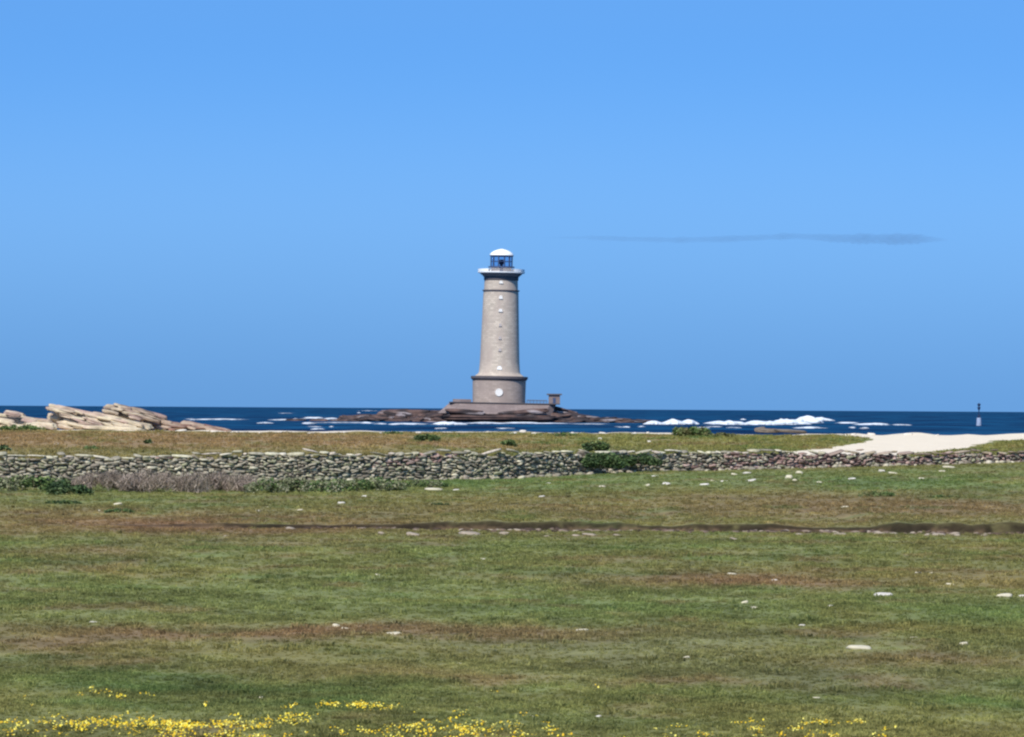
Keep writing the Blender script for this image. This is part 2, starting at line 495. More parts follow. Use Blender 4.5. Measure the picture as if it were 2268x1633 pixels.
# ------------------------------------------------------------------ ground sheet
def tcols(dense, n, wide, m):
    a = np.linspace(-dense, dense, n)
    b = dense * (wide / dense) ** (np.arange(1, m + 1) / m)
    return np.concatenate([-b[::-1], a, b])
tc_ = tcols(.128, 760, .9, 30)
r_rows = []
d = 6.0
while d < 560:
    r_rows.append(d)
    base = d * d / (3.25 * F)            # metres per picture row
    step = max(base * .9, .12)
    if d < 44: step = max(step, .5)
    if 127.5 < d < 134: step = .09
    if d > 240: step = min(step, 2.2)
    if d > 485: step = 1.0
    d += step
rows = np.array(r_rows)
XX = rows[:, None] * tc_[None, :]
YY = np.broadcast_to(rows[:, None], XX.shape)
ZZ = height(XX, YY)
nr, nc = XX.shape
gv = np.stack([XX, YY, ZZ], -1).reshape(-1, 3)
ii = (np.arange(nr - 1)[:, None] * nc + np.arange(nc - 1)[None, :]).ravel()
gf = np.stack([ii, ii + 1, ii + nc + 1, ii + nc], 1)
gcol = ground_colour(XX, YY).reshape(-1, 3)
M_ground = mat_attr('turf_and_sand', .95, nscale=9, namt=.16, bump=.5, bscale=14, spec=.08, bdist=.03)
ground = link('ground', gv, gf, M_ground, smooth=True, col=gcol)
tag(ground, kind='structure')

# ------------------------------------------------------------------ sea
def sea_h(X, Y):
    a = np.clip(Y / 1200, .35, 1.0)
    w = .16 * fbm(X / 26, Y / 14, 201, 3) + .09 * fbm(X / 7, Y / 4, 205, 3) + .05 * np.sin(Y / 5.3 + 2.5 * fbm(X / 30, Y / 30, 209, 2))
    return w * a * (1 - sstep(3500, 6000, Y))
sr = []; d = 498.0
while d < 6500:
    sr.append(d); d += max(.6, d * d / (EYE * F) * .22)
sr = np.array(sr + [9000., 16000., 30000., 60000., 110000.])
tc2 = tcols(.128, 420, 1.2, 26)
XX = sr[:, None] * tc2[None, :]; YY = np.broadcast_to(sr[:, None], XX.shape)
sv = np.stack([XX, YY, sea_h(XX, YY)], -1).reshape(-1, 3)
nr, nc = XX.shape
ii = (np.arange(nr - 1)[:, None] * nc + np.arange(nc - 1)[None, :]).ravel()
sf = np.stack([ii, ii + 1, ii + nc + 1, ii + nc], 1)
M_sea, n, l, b = new_mat('sea_water')
geo = n.new('ShaderNodeNewGeometry')
mp = n.new('ShaderNodeMapping'); mp.inputs['Scale'].default_value = (.035, .008, 1); l.new(geo.outputs['Position'], mp.inputs[0])
t = n.new('ShaderNodeTexNoise'); t.inputs['Scale'].default_value = 1.0; t.inputs['Detail'].default_value = 6; l.new(mp.outputs[0], t.inputs['Vector'])
cr = n.new('ShaderNodeValToRGB'); e = cr.color_ramp.elements
e[0].position = .38; e[0].color = (*lin(3, 32, 66), 1); e[1].position = .62; e[1].color = (*lin(16, 74, 110), 1)
l.new(t.outputs['Fac'], cr.inputs[0]); l.new(cr.outputs[0], b.inputs['Base Color'])
b.inputs['Roughness'].default_value = .6
b.inputs['IOR'].default_value = 1.33
b.inputs['Specular IOR Level'].default_value = .07
t2 = n.new('ShaderNodeTexNoise'); t2.inputs['Scale'].default_value = .5; t2.inputs['Detail'].default_value = 7; l.new(geo.outputs['Position'], t2.inputs['Vector'])
bp = n.new('ShaderNodeBump'); bp.inputs['Strength'].default_value = .9; bp.inputs['Distance'].default_value = .5
l.new(t2.outputs['Fac'], bp.inputs['Height']); l.new(bp.outputs[0], b.inputs['Normal'])
sea = link('sea', sv, sf, M_sea, smooth=True)
tag(sea, kind='structure')

# surf: breaking water
M_foam = mat_plain('sea_foam', (226, 231, 234), .9, .06, .6, .1)
_n, _l = M_foam.node_tree.nodes, M_foam.node_tree.links
_at = _n.new('ShaderNodeAttribute'); _at.attribute_name = 'col'
_ge = _n.new('ShaderNodeNewGeometry')
_mp = _n.new('ShaderNodeMapping'); _mp.inputs['Scale'].default_value = (.35, .35, 2.2); _l.new(_ge.outputs['Position'], _mp.inputs[0])
_tn = _n.new('ShaderNodeTexNoise'); _tn.inputs['Scale'].default_value = 1.0; _tn.inputs['Detail'].default_value = 5; _l.new(_mp.outputs[0], _tn.inputs['Vector'])
_ad = _n.new('ShaderNodeMath'); _ad.operation = 'ADD'; _l.new(_tn.outputs['Fac'], _ad.inputs[0]); _l.new(_at.outputs['Fac'], _ad.inputs[1])
_mr = _n.new('ShaderNodeMapRange'); _mr.inputs[1].default_value = .62; _mr.inputs[2].default_value = 1.0; _l.new(_ad.outputs[0], _mr.inputs[0])
_l.new(_mr.outputs[0], _n['Principled BSDF'].inputs['Alpha'])
FOAM = [  # x0, x1, waterline y, height in picture units, depth m
    (432, 542, 930, 6, 10), (571, 604, 938, 5, 8), (600, 664, 931, 5, 8), (640, 668, 930, 5, 5), (673, 716, 927, 7, 8), (718, 750, 929, 7, 8),
    (670, 700, 939, 6, 6), (690, 718, 952, 5, 6), (700, 820, 937, 3, 5), (800, 822, 938, 6, 5), (826, 856, 940, 4, 5), (870, 958, 940.5, 5, 6),
    (954, 1040, 941, 10, 8), (1030, 1120, 939, 7, 7), (1105, 1190, 938, 7, 7), (1180, 1260, 939, 4, 6), (1250, 1352, 940, 2.5, 5), (964, 990, 950, 4, 5),
    (1364, 1392, 930, 6, 6), (1414, 1434, 932, 5, 5), (1422, 1476, 940, 11, 8), (1456, 1524, 940, 14, 9), (1500, 1550, 940, 13, 9),
    (1360, 1378, 947, 3, 4), (1378, 1396, 947, 4, 4), (1412, 1430, 946, 3, 4),
    (1556, 1640, 940, 9, 9), (1580, 1660, 941, 12, 9), (1640, 1740, 941, 15, 10), (1700, 1800, 940, 18, 10), (1740, 1826, 937, 21, 9),
    (1780, 1850, 932, 12, 8), (1640, 1652, 930, 4, 3), (1760, 1828, 949, 6, 6), (1853, 1900, 938, 6, 6), (1884, 1974, 942, 8, 7), (1976, 2016, 942, 4, 5),
    (1880, 1896, 948, 4, 4), (1904, 1924, 950, 7, 5), (106, 120, 908, 3, 5), (1560, 1600, 946, 3, 5), (420, 440, 931, 3, 5), (1610, 1640, 948, 3, 4),
    (860, 890, 941, 3, 4), (790, 800, 915, 3, 4),
]
for _k in range(12):
    _x = rng.uniform(380, 1560); _y = 908 + rng.uniform(4, 46) + (_x - 1134) * .0063
    if 980 < _x < 1280 and _y < 936: continue
    _w = rng.uniform(5, 26)
    FOAM.append((_x - _w, _x + _w, _y, rng.uniform(1.2, 2.6), 4))
parts = []
for i, (x0, x1, yb, hh, dep) in enumerate(FOAM):
    xc = (x0 + x1) / 2
    v = ray(xc, yb); d = -EYE / v.z
    m_px = d / F * K
    w = (x1 - x0) * m_px * (1.25 if hh < 8 else 1.0); h = hh * m_px * (.5 if hh < 8 else .82)
    nu, nv = max(16, int((x1 - x0) * .9)), 14
    u, q = np.meshgrid(np.linspace(-1, 1, nu), np.linspace(-1, 1, nv))
    sx = u * w * .5
    pk = 0.0 if (x1 - x0) < 70 else rng.uniform(-.4, .4)
    env = np.clip(1 - np.abs((u - pk) / np.where(u > pk, 1 - pk, 1 + pk)) ** 1.7, 0, 1)
    hn = .8 + .42 * fbm(sx / (w / 3 + .01) + i * 7, q * .8, 900 + i, 3) + .1 * fbm(sx / .9, q * 2, 940 + i, 2)
    Z = .02 + h * env * np.clip(hn, .12, 1.3) * np.clip(1 - q ** 2, 0, 1) ** .7
    edge = .8 + .6 * fbm(sx / (w / 6 + .01), q * 0 + i, 970 + i, 3)
    Z = np.where((env <= .001) | (np.abs(q) > .999), -.3, Z)
    P = np.stack([v.x * d + sx, d + q * dep * .5 * edge * (.35 + .65 * env), Z + .1], -1).reshape(-1, 3)
    jj = (np.arange(nv - 1)[:, None] * nu + np.arange(nu - 1)[None, :]).ravel()
    big = 1.1 if hh > 8 else (.9 if hh > 3 else .62)
    al = np.clip(env ** .5, 0, 1) * np.clip(1.25 - np.abs(q) ** 1.5, 0, 1) * big
    al = np.repeat(al.reshape(-1, 1), 3, axis=1)
    parts.append((P, np.concatenate([np.stack([jj, jj + 1, jj + nu + 1], 1), np.stack([jj, jj + nu + 1, jj + nu], 1)]), al))
v_, f_, c_ = join(parts)
surf = link('surf', v_, f_, M_foam, smooth=True, col=c_)
tag(surf, 'white surf breaking on the reef and rocks offshore', 'surf', kind='stuff')

# ------------------------------------------------------------------ thin cloud
M_cloud = bpy.data.materials.new('thin_cloud'); M_cloud.use_nodes = True
n = M_cloud.node_tree.nodes; l = M_cloud.node_tree.links; n.clear()
co = n.new('ShaderNodeOutputMaterial'); pv = n.new('ShaderNodeVolumePrincipled')
pv.inputs['Color'].default_value = (.25, .4, .62, 1)
pv.inputs['Density'].default_value = .0023
l.new(pv.outputs[0], co.inputs['Volume'])
def cloud(name, pts, dist, label):
    vs, fs = [], []
    ring = 14
    for k, (x, y, th) in enumerate(pts):
        c = at(x, y, dist); r_ = max(th, .05) * dist / F * K * .5
        for i in range(ring):
            a = 2 * math.pi * i / ring
            rr = r_ * (1 + .25 * math.sin(k * 2.3 + i * 1.7))
            vs.append((c.x, c.y + math.cos(a) * rr * 9, c.z + math.sin(a) * rr))
    for k in range(len(pts) - 1):
        for i in range(ring):
            fs.append((k * ring + i, k * ring + (i + 1) % ring, (k + 1) * ring + (i + 1) % ring, (k + 1) * ring + i))
    fs.append(tuple(range(ring))); fs.append(tuple((len(pts) - 1) * ring + i for i in range(ring - 1, -1, -1)))
    o = link(name, vs, fs, M_cloud, smooth=True)
    return tag(o, label, 'cloud', kind='thing')
def resample(ctrl, n_):
    xs = np.linspace(ctrl[0][0], ctrl[-1][0], n_)
    ys = np.interp(xs, [c[0] for c in ctrl], [c[1] for c in ctrl]); th = np.interp(xs, [c[0] for c in ctrl], [c[2] for c in ctrl])
    ys = ys + .8 * fbm(xs / 40, xs * 0, 401, 3); th = th * (1 + .3 * fbm(xs / 28, xs * 0, 403, 3))
    return list(zip(xs, ys, th))
cloud('cloud', resample([(1200, 526, 1), (1290, 526, 8), (1350, 528, 11), (1500, 532, 13), (1640, 528, 13), (1760, 523, 14), (1860, 528, 20), (1960, 530, 25), (2020, 529, 22), (2070, 531, 10), (2110, 532, 1)], 90), 9000.0,
      'long thin grey-blue cloud wisp right of the lantern')

# ------------------------------------------------------------------ lighthouse
LD = 1500.0
U = LD / F * (1024.0 / 2880.0) / 2.9167          # metres per unit of the tower close-up
base = at(1200 * .7875 + 590 * .27, 1150 * .7875, LD)
def hz(y): return EYE + (1429 - y) * U
M_granite = mat_masonry('granite_masonry', (208, 193, 174), (178, 162, 148))
M_granite_d = mat_masonry('granite_base_masonry', (184, 167, 154), (158, 142, 132))
M_cornice = mat_plain('weathered_cornice', (98, 92, 94), .9, .12, .8)
M_corbel = mat_plain('granite_corbel', (150, 136, 130), .9, .12, .8)
M_white = mat_plain('white_paint', (246, 246, 242), .6, .02, .5)
M_winw = mat_plain('white_window_surround', (232, 228, 220), .7, .05, .8)
M_terr = mat_masonry('terrace_masonry', (150, 134, 128), (124, 110, 106), .5)
M_metal = mat_plain('dark_blue_metal', (66, 82, 112), .5, .1, 2)
M_lens = mat_plain('lantern_lens', (58, 70, 96), .2, .1, 3, .6)
M_grey = mat_plain('grey_render', (186, 176, 170), .85, .1, 1)
M_glass, n, l, b = new_mat('lantern_glass')
b.inputs['Base Color'].default_value = (.45, .62, .85, 1); b.inputs['Roughness'].default_value = .05
b.inputs['Transmission Weight'].default_value = 1.0; b.inputs['IOR'].default_value = 1.02
b.inputs['Specular IOR Level'].default_value = .6

lh = empty('lighthouse', (base.x, LD, 0), 'tall grey granite lighthouse with white dome standing on a dark reef', 'lighthouse')
LEAN = R(.72)
tower = lh
lh.rotation_euler = (0, LEAN, 0)
def ub(x): return x * U

# base drum
m = MB()
m.lathe([(ub(216), hz(1400)), (ub(217), hz(1300)), (ub(219), hz(1201))], 72)
o = m.build('base_drum', M_granite_d, tower, True)
m = MB()
m.lathe([(ub(212), hz(1200)), (ub(222), hz(1199)), (ub(226), hz(1191)), (ub(234), hz(1184)), (ub(234), hz(1167)), (ub(222), hz(1165)), (ub(190), hz(1164))], 72)
m.build('base_cornice', M_cornice, tower)
# shaft with a flared foot
m = MB()
prof = [(ub(200), hz(1163.5)), (ub(190), hz(1155)), (ub(176), hz(1145)), (ub(168), hz(1130))]
for k in range(1, 9):
    y = 1130 + (468 - 1130) * k / 8
    prof.append((ub(166 - 22 * (k / 8) ** .85), hz(y)))
m.lathe(prof, 72)
m.build('shaft', M_granite, tower, True)
m = MB()
m.lathe([(ub(142), hz(468)), (ub(152), hz(466)), (ub(153), hz(458)), (ub(139), hz(456))], 72)
m.build('string_course', M_cornice, tower)
m = MB()
m.lathe([(ub(139), hz(456)), (ub(137), hz(380))], 72)
m.build('upper_shaft', M_granite, tower, True)
# corbelled gallery
m = MB()
m.lathe([(ub(136), hz(380)), (ub(142), hz(376)), (ub(142), hz(352)), (ub(148), hz(346))], 72)
m.build('neck_band', M_cornice, tower)
m = MB()
m.lathe([(ub(148), hz(346)), (ub(158), hz(336)), (ub(170), hz(328)), (ub(172), hz(321))], 72)
m.build('corbel_ring', M_corbel, tower)
m = MB()
m.lathe([(ub(170), hz(321.5)), (ub(188), hz(319)), (ub(193), hz(316)), (ub(193), hz(309)), (ub(60), hz(308))], 72)
m.build('gallery_deck', M_white, tower)
m = MB()   # parapet: white coping sides and open grey balusters in front
for a0, a1 in ((R(33), R(180)), (R(-180), R(-33))):
    m.lathe([(ub(176), hz(307.5)), (ub(191), hz(307.5)), (ub(191), hz(286)), (ub(174), hz(285)), (ub(172), hz(307.5))], 40, a0, a1)
m.build('parapet', M_white, tower)
m = MB()
m.lathe([(ub(178), hz(291)), (ub(186), hz(291)), (ub(186), hz(287)), (ub(178), hz(287)), (ub(178), hz(291))], 16, R(-33), R(33))
for k in range(15):
    a = R(-31 + k * 62 / 14)
    x, y = ub(182) * math.sin(a), -ub(182) * math.cos(a)
    m.tube((x, y, hz(306)), (x, y, hz(290)), .13, .1, 6)
m.build('balustrade', M_grey, tower)
# watch room below the lantern
m = MB()
m.lathe([(ub(84), hz(306)), (ub(84), hz(278)), (ub(88), hz(276))], 48)
m.build('watch_room', M_grey, tower, True)
m = MB()
m.box(-.55, .55, -ub(84) - .1, -ub(84) + .25, hz(305.5), hz(281), .03)
m.build('gallery_door', M_metal, tower)
# lantern
lan = MB()
lan.lathe([(ub(86), hz(276)), (ub(108), hz(274)), (ub(108), hz(264)), (ub(90), hz(262))], 40)
lan.lathe([(ub(92), hz(182)), (ub(98), hz(178)), (ub(98), hz(172)), (ub(60), hz(171))], 40)
for k in range(12):
    a = 2 * math.pi * (k + .5) / 12
    x, y = ub(89) * math.sin(a), -ub(89) * math.cos(a)
    lan.tube((x, y, hz(263)), (x, y, hz(180)), .2, .2, 6)
lan.lathe([(ub(90), hz(224)), (ub(91.5), hz(224)), (ub(91.5), hz(220)), (ub(90), hz(220))], 40)
lanp = lan.build('lantern', M_metal, tower)
m = MB()
m.lathe([(ub(86), hz(263)), (ub(86), hz(181))], 24)
m.build('lantern_glazing', M_glass, lanp)
m = MB()
m.lathe([(.01, hz(205)), (ub(16), hz(209)), (ub(25), hz(222)), (ub(24), hz(236)), (ub(14), hz(246)), (ub(10), hz(263)), (.01, hz(263))], 24)
m.build('lens', M_lens, lanp, True)
m = MB()
m.lathe([(ub(98), hz(172)), (ub(96), hz(164)), (ub(84), hz(150)), (ub(62), hz(136)), (ub(36), hz(126)), (ub(14), hz(121)), (ub(5), hz(119)), (.01, hz(118))], 48)
m.build('dome', M_white, tower, True)
# stair windows up the shaft, each with a pale surround and a shutter
def tower_window(z, rr, w, h, bright):
    m = MB(); n_ = 8
    y0 = -rr
    pts = [(-w, z - h), (w, z - h)] + [(w * math.cos(math.pi * i / n_), z + h * .3 + w * .9 * math.sin(math.pi * i / n_)) for i in range(n_ + 1)]
    k = len(pts)
    v = [(x * 1.0, y0 - .16, q) for x, q in pts] + [(x, y0 + .5, q) for x, q in pts]
    f = [tuple(range(k))] + [(i, i + k, (i + 1) % k + k, (i + 1) % k) for i in range(k)]
    m.add(v, f)
    m.box(-w - .1, w + .1, y0 - .3, y0 + .3, z - h - .16, z - h - .003, .03)     # sill
    return m.build('window', bright, tower)
def shaft_r(y): return ub(166 - 22 * max(0, (1130 - y) / (1130 - 468)) ** .85)
tower_window(hz(397), ub(137.5), .55, .22, M_winw)
tower_window(hz(520), shaft_r(520), .55, .34, M_winw)
tower_window(hz(628), shaft_r(628), .55, .24, M_winw)
tower_window(hz(745), shaft_r(745), .4, .34, M_grey)
tower_window(hz(850), shaft_r(850), .4, .34, M_grey)
tower_window(hz(948), shaft_r(948), .4, .34, M_grey)
tower_window(hz(1100), shaft_r(1100), .66, .26, M_white)
# round white window of the base
m = MB()
v = []; n_ = 28; yq = -ub(218)
for rr, yy in ((1.2, .25), (1.2, -.14), (1.08, -.2), (1.0, -.10)):
    v += [(rr * math.cos(2 * math.pi * i / n_), yq + yy, hz(1297) + rr * math.sin(2 * math.pi * i / n_)) for i in range(n_)]
f = [(j * n_ + i, j * n_ + (i + 1) % n_, (j + 1) * n_ + (i + 1) % n_, (j + 1) * n_ + i) for j in range(3) for i in range(n_)] + [tuple(3 * n_ + i for i in range(n_))]
m.add(v, f)
wo = m.build('round_window', M_winw, tower)

# terrace: battered sides, rim slab, left parapet, right corbel
def terrace(pts_top, pts_bot, z1, z0):
    m = MB(); k = len(pts_top)
    m.add([(x, y, z1) for x, y in pts_top] + [(x, y, z0) for x, y in pts_bot],
          [tuple(range(k))] + [(i + k, (i + 1) % k + k, (i + 1) % k, i) for i in range(k)])
    return m
def plan(x0, x1, yf, yb, e=2.0):
    return [(x0, yf + e), (x0 + e, yf), (x1 - e, yf), (x1, yf + e), (x1, yb), (x0, yb)]
xl, xr = -ub(400), ub(500)
m = terrace(plan(xl, xr - 1.2, -10.5, 12), plan(xl - ub(95), xr - 2.6, -12.5, 13), hz(1388), hz(1475))
m.build('terrace', M_terr, lh)
m = MB()
m.box(xl - .2, xr, -10.9, 12, hz(1388) + .002, hz(1380), .03)
m.build('terrace_rim', M_cornice, lh)
m = MB()
m.box(-ub(375), -ub(225), -10.2, -9.7, hz(1379.9), hz(1358), .04)
m.box(-ub(375), -ub(375) + .5, -9.7, 11, hz(1379.9), hz(1358), .04)
m.build('terrace_parapet', M_terr, lh)
m = MB()
z1 = hz(1357)
m.tube((ub(228), -9.9, z1), (ub(392), -9.9, z1), .12, .12, 6)
m.tube((ub(228), -9.9, hz(1368)), (ub(392), -9.9, hz(1368)), .05, .05, 6)
for k in range(7):
    x = ub(228 + k * 27.3)
    m.tube((x, -9.9, hz(1379.9)), (x, -9.9, z1), .06, .06, 6)
m.build('railing', M_cornice, lh)

hut = empty('hut', (base.x + ub(455) , LD - 6.5, hz(1379.9) - .2), 'small flat-roofed stone hut on the right end of the lighthouse terrace', 'hut')
m = MB(); hh = hz(1312) - hz(1379.9)
m.box(-ub(46), ub(46), -1.8, 1.8, 0, hh, .04); m.build('wall', M_terr, hut)
m = MB(); m.box(-ub(62), ub(62), -2.3, 2.3, hh + .003, hh + ub(12), .04); m.build('roof', M_cornice, hut)
m = MB(); m.box(-.45, .45, -1.84, -1.75, .02, 1.75, .01); m.build('door', M_metal, hut)

# ------------------------------------------------------------------ rocks
M_rock = mat_attr('shore_rock', .92, nscale=1.2, namt=.22, bump=.6, bscale=3.0, spec=.15, bdist=.12)
M_reef = mat_attr('reef_rock', .7, nscale=.4, namt=.3, bump=.6, bscale=1.2, spec=.3, bdist=.3)
def rock(name, d, pieces, colf, mat, label, cat='rock', group=None, sub=5, depth=1.0):
    """pieces: centre x,y, half length, half height (picture units), dip in degrees, depth offset m"""
    parts = []
    mp_ = d / F * K
    for i, (x, y, hl, hh_, dip, dy) in enumerate(pieces):
        c = at(x, y, d + dy)
        sd = int(x * 7 + y * 3) % 9973
        p, f = lump(sub, (hl * mp_, max(hl * .45, hh_ * 1.1) * mp_ * depth, hh_ * mp_), (rng.normal() * .05, R(dip), rng.normal() * .15), (c.x, d + dy, c.z), sd, .22, .5, .10)
        parts.append((p, f, colf(p, sd)))
    v, f, c = join(parts)
    o = link(name, v - np.array([v[:, 0].mean(), d, 0]), f, mat, col=c)
    o.location = (v[:, 0].mean(), d, 0)
    return tag(o, label, cat, group)
def cream(p, sd):
    a = np.array(lin(204, 188, 158)); b_ = np.array(lin(168, 144, 130)); c_ = np.array(lin(112, 96, 84))
    t = sstep(-.3, .5, n3(p * np.array([.5, .5, 1.6]), sd))[:, None]
    t2 = sstep(.15, .6, n3(p * np.array([1.2, 1.2, 3.5]), sd + 9))[:, None]
    c = a * (1 - t) + b_ * t
    return c * (1 - .7 * t2) + c_ * .7 * t2
def cream_g(p, sd):
    return cream(p, sd) * np.array([.74, .72, .74])
def rosy(p, sd):
    a = np.array(lin(172, 152, 132)); b_ = np.array(lin(128, 98, 86))
    t = sstep(-.4, .3, n3(p * np.array([.4, .4, 1.6]), sd))[:, None]
    return a * (1 - t) + b_ * t
def reefc(p, sd):
    a = np.array(lin(56, 48, 48)); b_ = np.array(lin(98, 76, 68)); c_ = np.array(lin(168, 156, 154))
    t = sstep(-.3, .4, n3(p * np.array([.35, .35, 1.4]), sd))[:, None]
    t2 = sstep(.34, .55, n3(p * np.array([.3, .3, 1.6]), sd + 3))[:, None] * .8
    c = a * (1 - t) + b_ * t
    return c * (1 - t2) + c_ * t2

RG = 'shore rocks at the left'
def scree(x0, x1, topf, botf, n_, seed, hl=(10, 34), hh_=(3.5, 8), dip=(2, 18), far=0):
    r_ = random.Random(seed); out = []
    for i in range(n_):
        x = x0 + (x1 - x0) * (i + r_.random()) / n_
        t = r_.random()
        l_ = r_.uniform(*hl); h_ = r_.uniform(*hh_)
        y = topf(x) + h_ * .7 + (botf(x) - topf(x) - h_) * t
        out.append((x, y, l_, h_, r_.uniform(*dip), -1.2 - 2.2 * t - far * (.35 + t)))
    return out
rock('rock', 494, [(18, 936, 46, 18, 6, 0), (60, 934, 40, 12, 12, 2), (92, 944, 36, 11, 4, -2), (34, 918, 24, 7, 10, 3)]
     + scree(-10, 105, lambda x: np.interp(x, [0, 30, 105], [916, 911, 926]), lambda x: 950, 14, 3, hl=(8, 24), hh_=(3, 7)), cream, M_rock,
     'low cream rock at the left edge with green grass at its foot', 'rock', RG, sub=4)
rock('rock', 497, [(124, 903, 19, 7, 16, 0), (150, 909, 34, 9, 14, 0), (195, 920, 60, 10, 12, 0), (245, 928, 50, 10, 12, 0), (165, 928, 56, 15, 8, 1), (200, 942, 80, 12, 5, -1), (118, 930, 14, 16, 0, 1), (285, 940, 60, 11, 9, -1), (250, 950, 70, 7, 2, -3)]
     + scree(112, 300, lambda x: np.interp(x, [110, 180, 300], [902, 912, 924]), lambda x: 953, 40, 5, hl=(12, 38), hh_=(2.2, 5), dip=(6, 20)),
     cream, M_rock, 'large cream layered rock mass with a sharp peak at its left end', 'rock', RG, sub=4)
rock('rock', 500, [(250, 903, 22, 8, 6, 0), (282, 907, 38, 9, 12, 0), (315, 914, 34, 9, 16, 0), (340, 922, 36, 10, 14, 1), (270, 918, 46, 8, 12, 1)]
     + scree(238, 345, lambda x: np.interp(x, [236, 260, 345], [899, 895, 916]), lambda x: np.interp(x, [236, 345], [912, 934]), 12, 8, hl=(12, 30), hh_=(2.2, 4.5), dip=(8, 20)), cream_g, M_rock,
     'grey-pink rock slab tilting down right, on top of the layered rocks', 'rock', RG, sub=4)
rock('rock', 502, [(350, 938, 50, 13, 10, 0), (395, 945, 46, 9, 8, 0), (445, 949, 40, 8, 8, 0), (487, 952, 30, 5, 10, 0), (425, 940, 26, 6, 10, -1)]
     + scree(320, 505, lambda x: np.interp(x, [320, 400, 505], [922, 932, 948]), lambda x: 955, 24, 9, hl=(8, 24), hh_=(2.5, 5), dip=(0, 16)), rosy, M_rock,
     'low reddish rock tail running right to the water', 'rock', RG, sub=4)

rock('reef', 1497, [(1110, 921, 190, 14, 0, 4), (1000, 922, 90, 10, -3, -6), (1200, 921, 90, 10, 4, -6), (1100, 927, 150, 8, 0, -22), (1270, 924, 60, 9, 7, -2), (900, 920, 70, 14, -3, 0), (875, 913, 34, 7, -4, 4), (1030, 912, 50, 6, 3, -10), (1160, 913, 60, 6, -4, -12), (1325, 931, 50, 6, 4, -4), (1390, 934, 40, 4, 3, -2), (1250, 910, 34, 6, 14, 4)]
     + scree(930, 1400, lambda x: np.interp(x, [930, 985, 1240, 1280, 1350, 1420], [910, 913, 914, 916, 923, 931]), lambda x: 938, 60, 21, hl=(8, 30), hh_=(2, 4.5), dip=(-12, 12), far=9),
     reefc, M_reef, 'long dark brown reef carrying the lighthouse', 'reef', depth=.32)
rock('reef', 1470, [(800, 926, 54, 8, -3, 0), (850, 929, 70, 8, 0, 2), (760, 931, 34, 5, -6, 0), (930, 931, 60, 7, 0, -2)]
     + scree(750, 980, lambda x: np.interp(x, [750, 790, 851, 980], [927, 917, 912, 912]), lambda x: 937, 34, 22, hl=(8, 26), hh_=(2, 4), dip=(-10, 10), far=7), reefc, M_reef,
     'low dark reef left of the lighthouse, washed by foam', 'reef', depth=.4)
rock('reef', 1500, [(655, 931, 26, 4, 0, 0), (705, 932, 22, 5, 0, 0)], reefc, M_reef, 'tiny dark skerry among foam, farthest left of the reefs', 'reef', depth=.5)
rock('reef', 1460, [(1430, 934, 30, 4, 3, 0), (1480, 938, 40, 3, 0, 0)], reefc, M_reef, 'thin dark skerry between the lighthouse reef and the big breakers', 'reef', depth=.5)
rock('rock', 505, [(1700, 954, 30, 5, 2, 0), (1750, 955, 40, 4, 3, 0), (1684, 951, 13, 6, -8, 1)], lambda p, sd: cream(p, sd) * .15 + np.array(lin(84, 76, 72)), M_rock,
     'low dark rock on the shore below the biggest breaker', 'rock')

# pale boulders along the shore edge
BO = [(618, 959, 15, 5), (761, 959, 16, 5), (840, 960, 12, 3), (926, 960, 14, 5), (984, 959, 8, 4), (1080, 959, 10, 5), (1135, 962, 20, 5), (1158, 958, 16, 7), (1182, 962, 12, 5), (1268, 961, 9, 5),
      (1336, 961, 18, 4), (1404, 961, 10, 4), (1434, 960, 8, 4), (1329, 974, 10, 6), (1437, 979, 11, 4), (575, 960, 12, 3), (690, 961, 20, 3), (470, 957, 24, 4), (400, 956, 30, 4), (340, 953, 24, 4), (520, 959, 20, 3),
      (125, 985, 10, 4), (20, 996, 12, 5), (338, 981, 5, 3), (1890, 963, 12, 4), (1930, 962, 18, 6), (2010, 963, 22, 5), (2075, 965, 10, 3)]
M_pale = mat_attr('pale_stone', .9, nscale=5, namt=.12, bump=.4, bscale=12, spec=.15, bdist=.03)
def column(x):
    for x1, t in ((330, 'under the left rocks'), (640, 'left of the reef'), (960, 'left of the lighthouse'), (1240, 'below the lighthouse'),
                  (1500, 'right of the lighthouse'), (1840, 'below the breakers'), (2090, 'below the sandy beach'), (2400, 'below the pole beacon')):
        if x < x1: return t
def shore_col(x):
    return column(x)
ORD = ['first', 'second', 'third', 'fourth', 'fifth', 'sixth', 'seventh', 'eighth', 'ninth', 'tenth', 'eleventh', 'twelfth']
def ordinal(i, n_):
    return '' if n_ == 1 else (' leftmost of ' + str(n_) if i == 0 else (' rightmost of ' + str(n_) if i == n_ - 1 else ' ' + ORD[i] + ' from left'))
def field_stone(name, x, y, w, h, label, cat, group, colr, sub=3, boxy=.4):
    g = ground_at(x, y)
    m_px = g.y / F * K
    sd = int(x * 13 + y) % 9973
    hw = w * .5 * m_px; hh_ = max(h * m_px * .62, hw * .22)
    p, f = lump(sub, (hw, hw * rng.uniform(.6, .9), hh_), (rng.normal() * .1, rng.normal() * .12, 0), (0, 0, 0), sd, .25, boxy)
    c = np.array(colr) * (1 + .12 * n3(p / max(hw, .01) * 2, sd + 5))[:, None]
    o = link(name, p, f, M_pale, col=np.clip(c, 0, 1))
    o.location = (g.x, g.y, g.z + hh_ * .35)
    return tag(o, label, cat, group)
bl = {}
for b_ in BO: bl.setdefault((shore_col(b_[0]), b_[1] > 968), []).append(b_)
for (cname, ing), lst in bl.items():
    lst.sort()
    for i, (x, y, w, h) in enumerate(lst):
        place = 'in grass behind wall' if ing else 'on the shore'
        field_stone('boulder', x, y, w * 1.1, h, ('white boulder %s %s,%s' % (place, cname, ordinal(i, len(lst)))).rstrip(','), 'boulder', 'pale boulders along the shore', lin(214, 204, 188), 3)

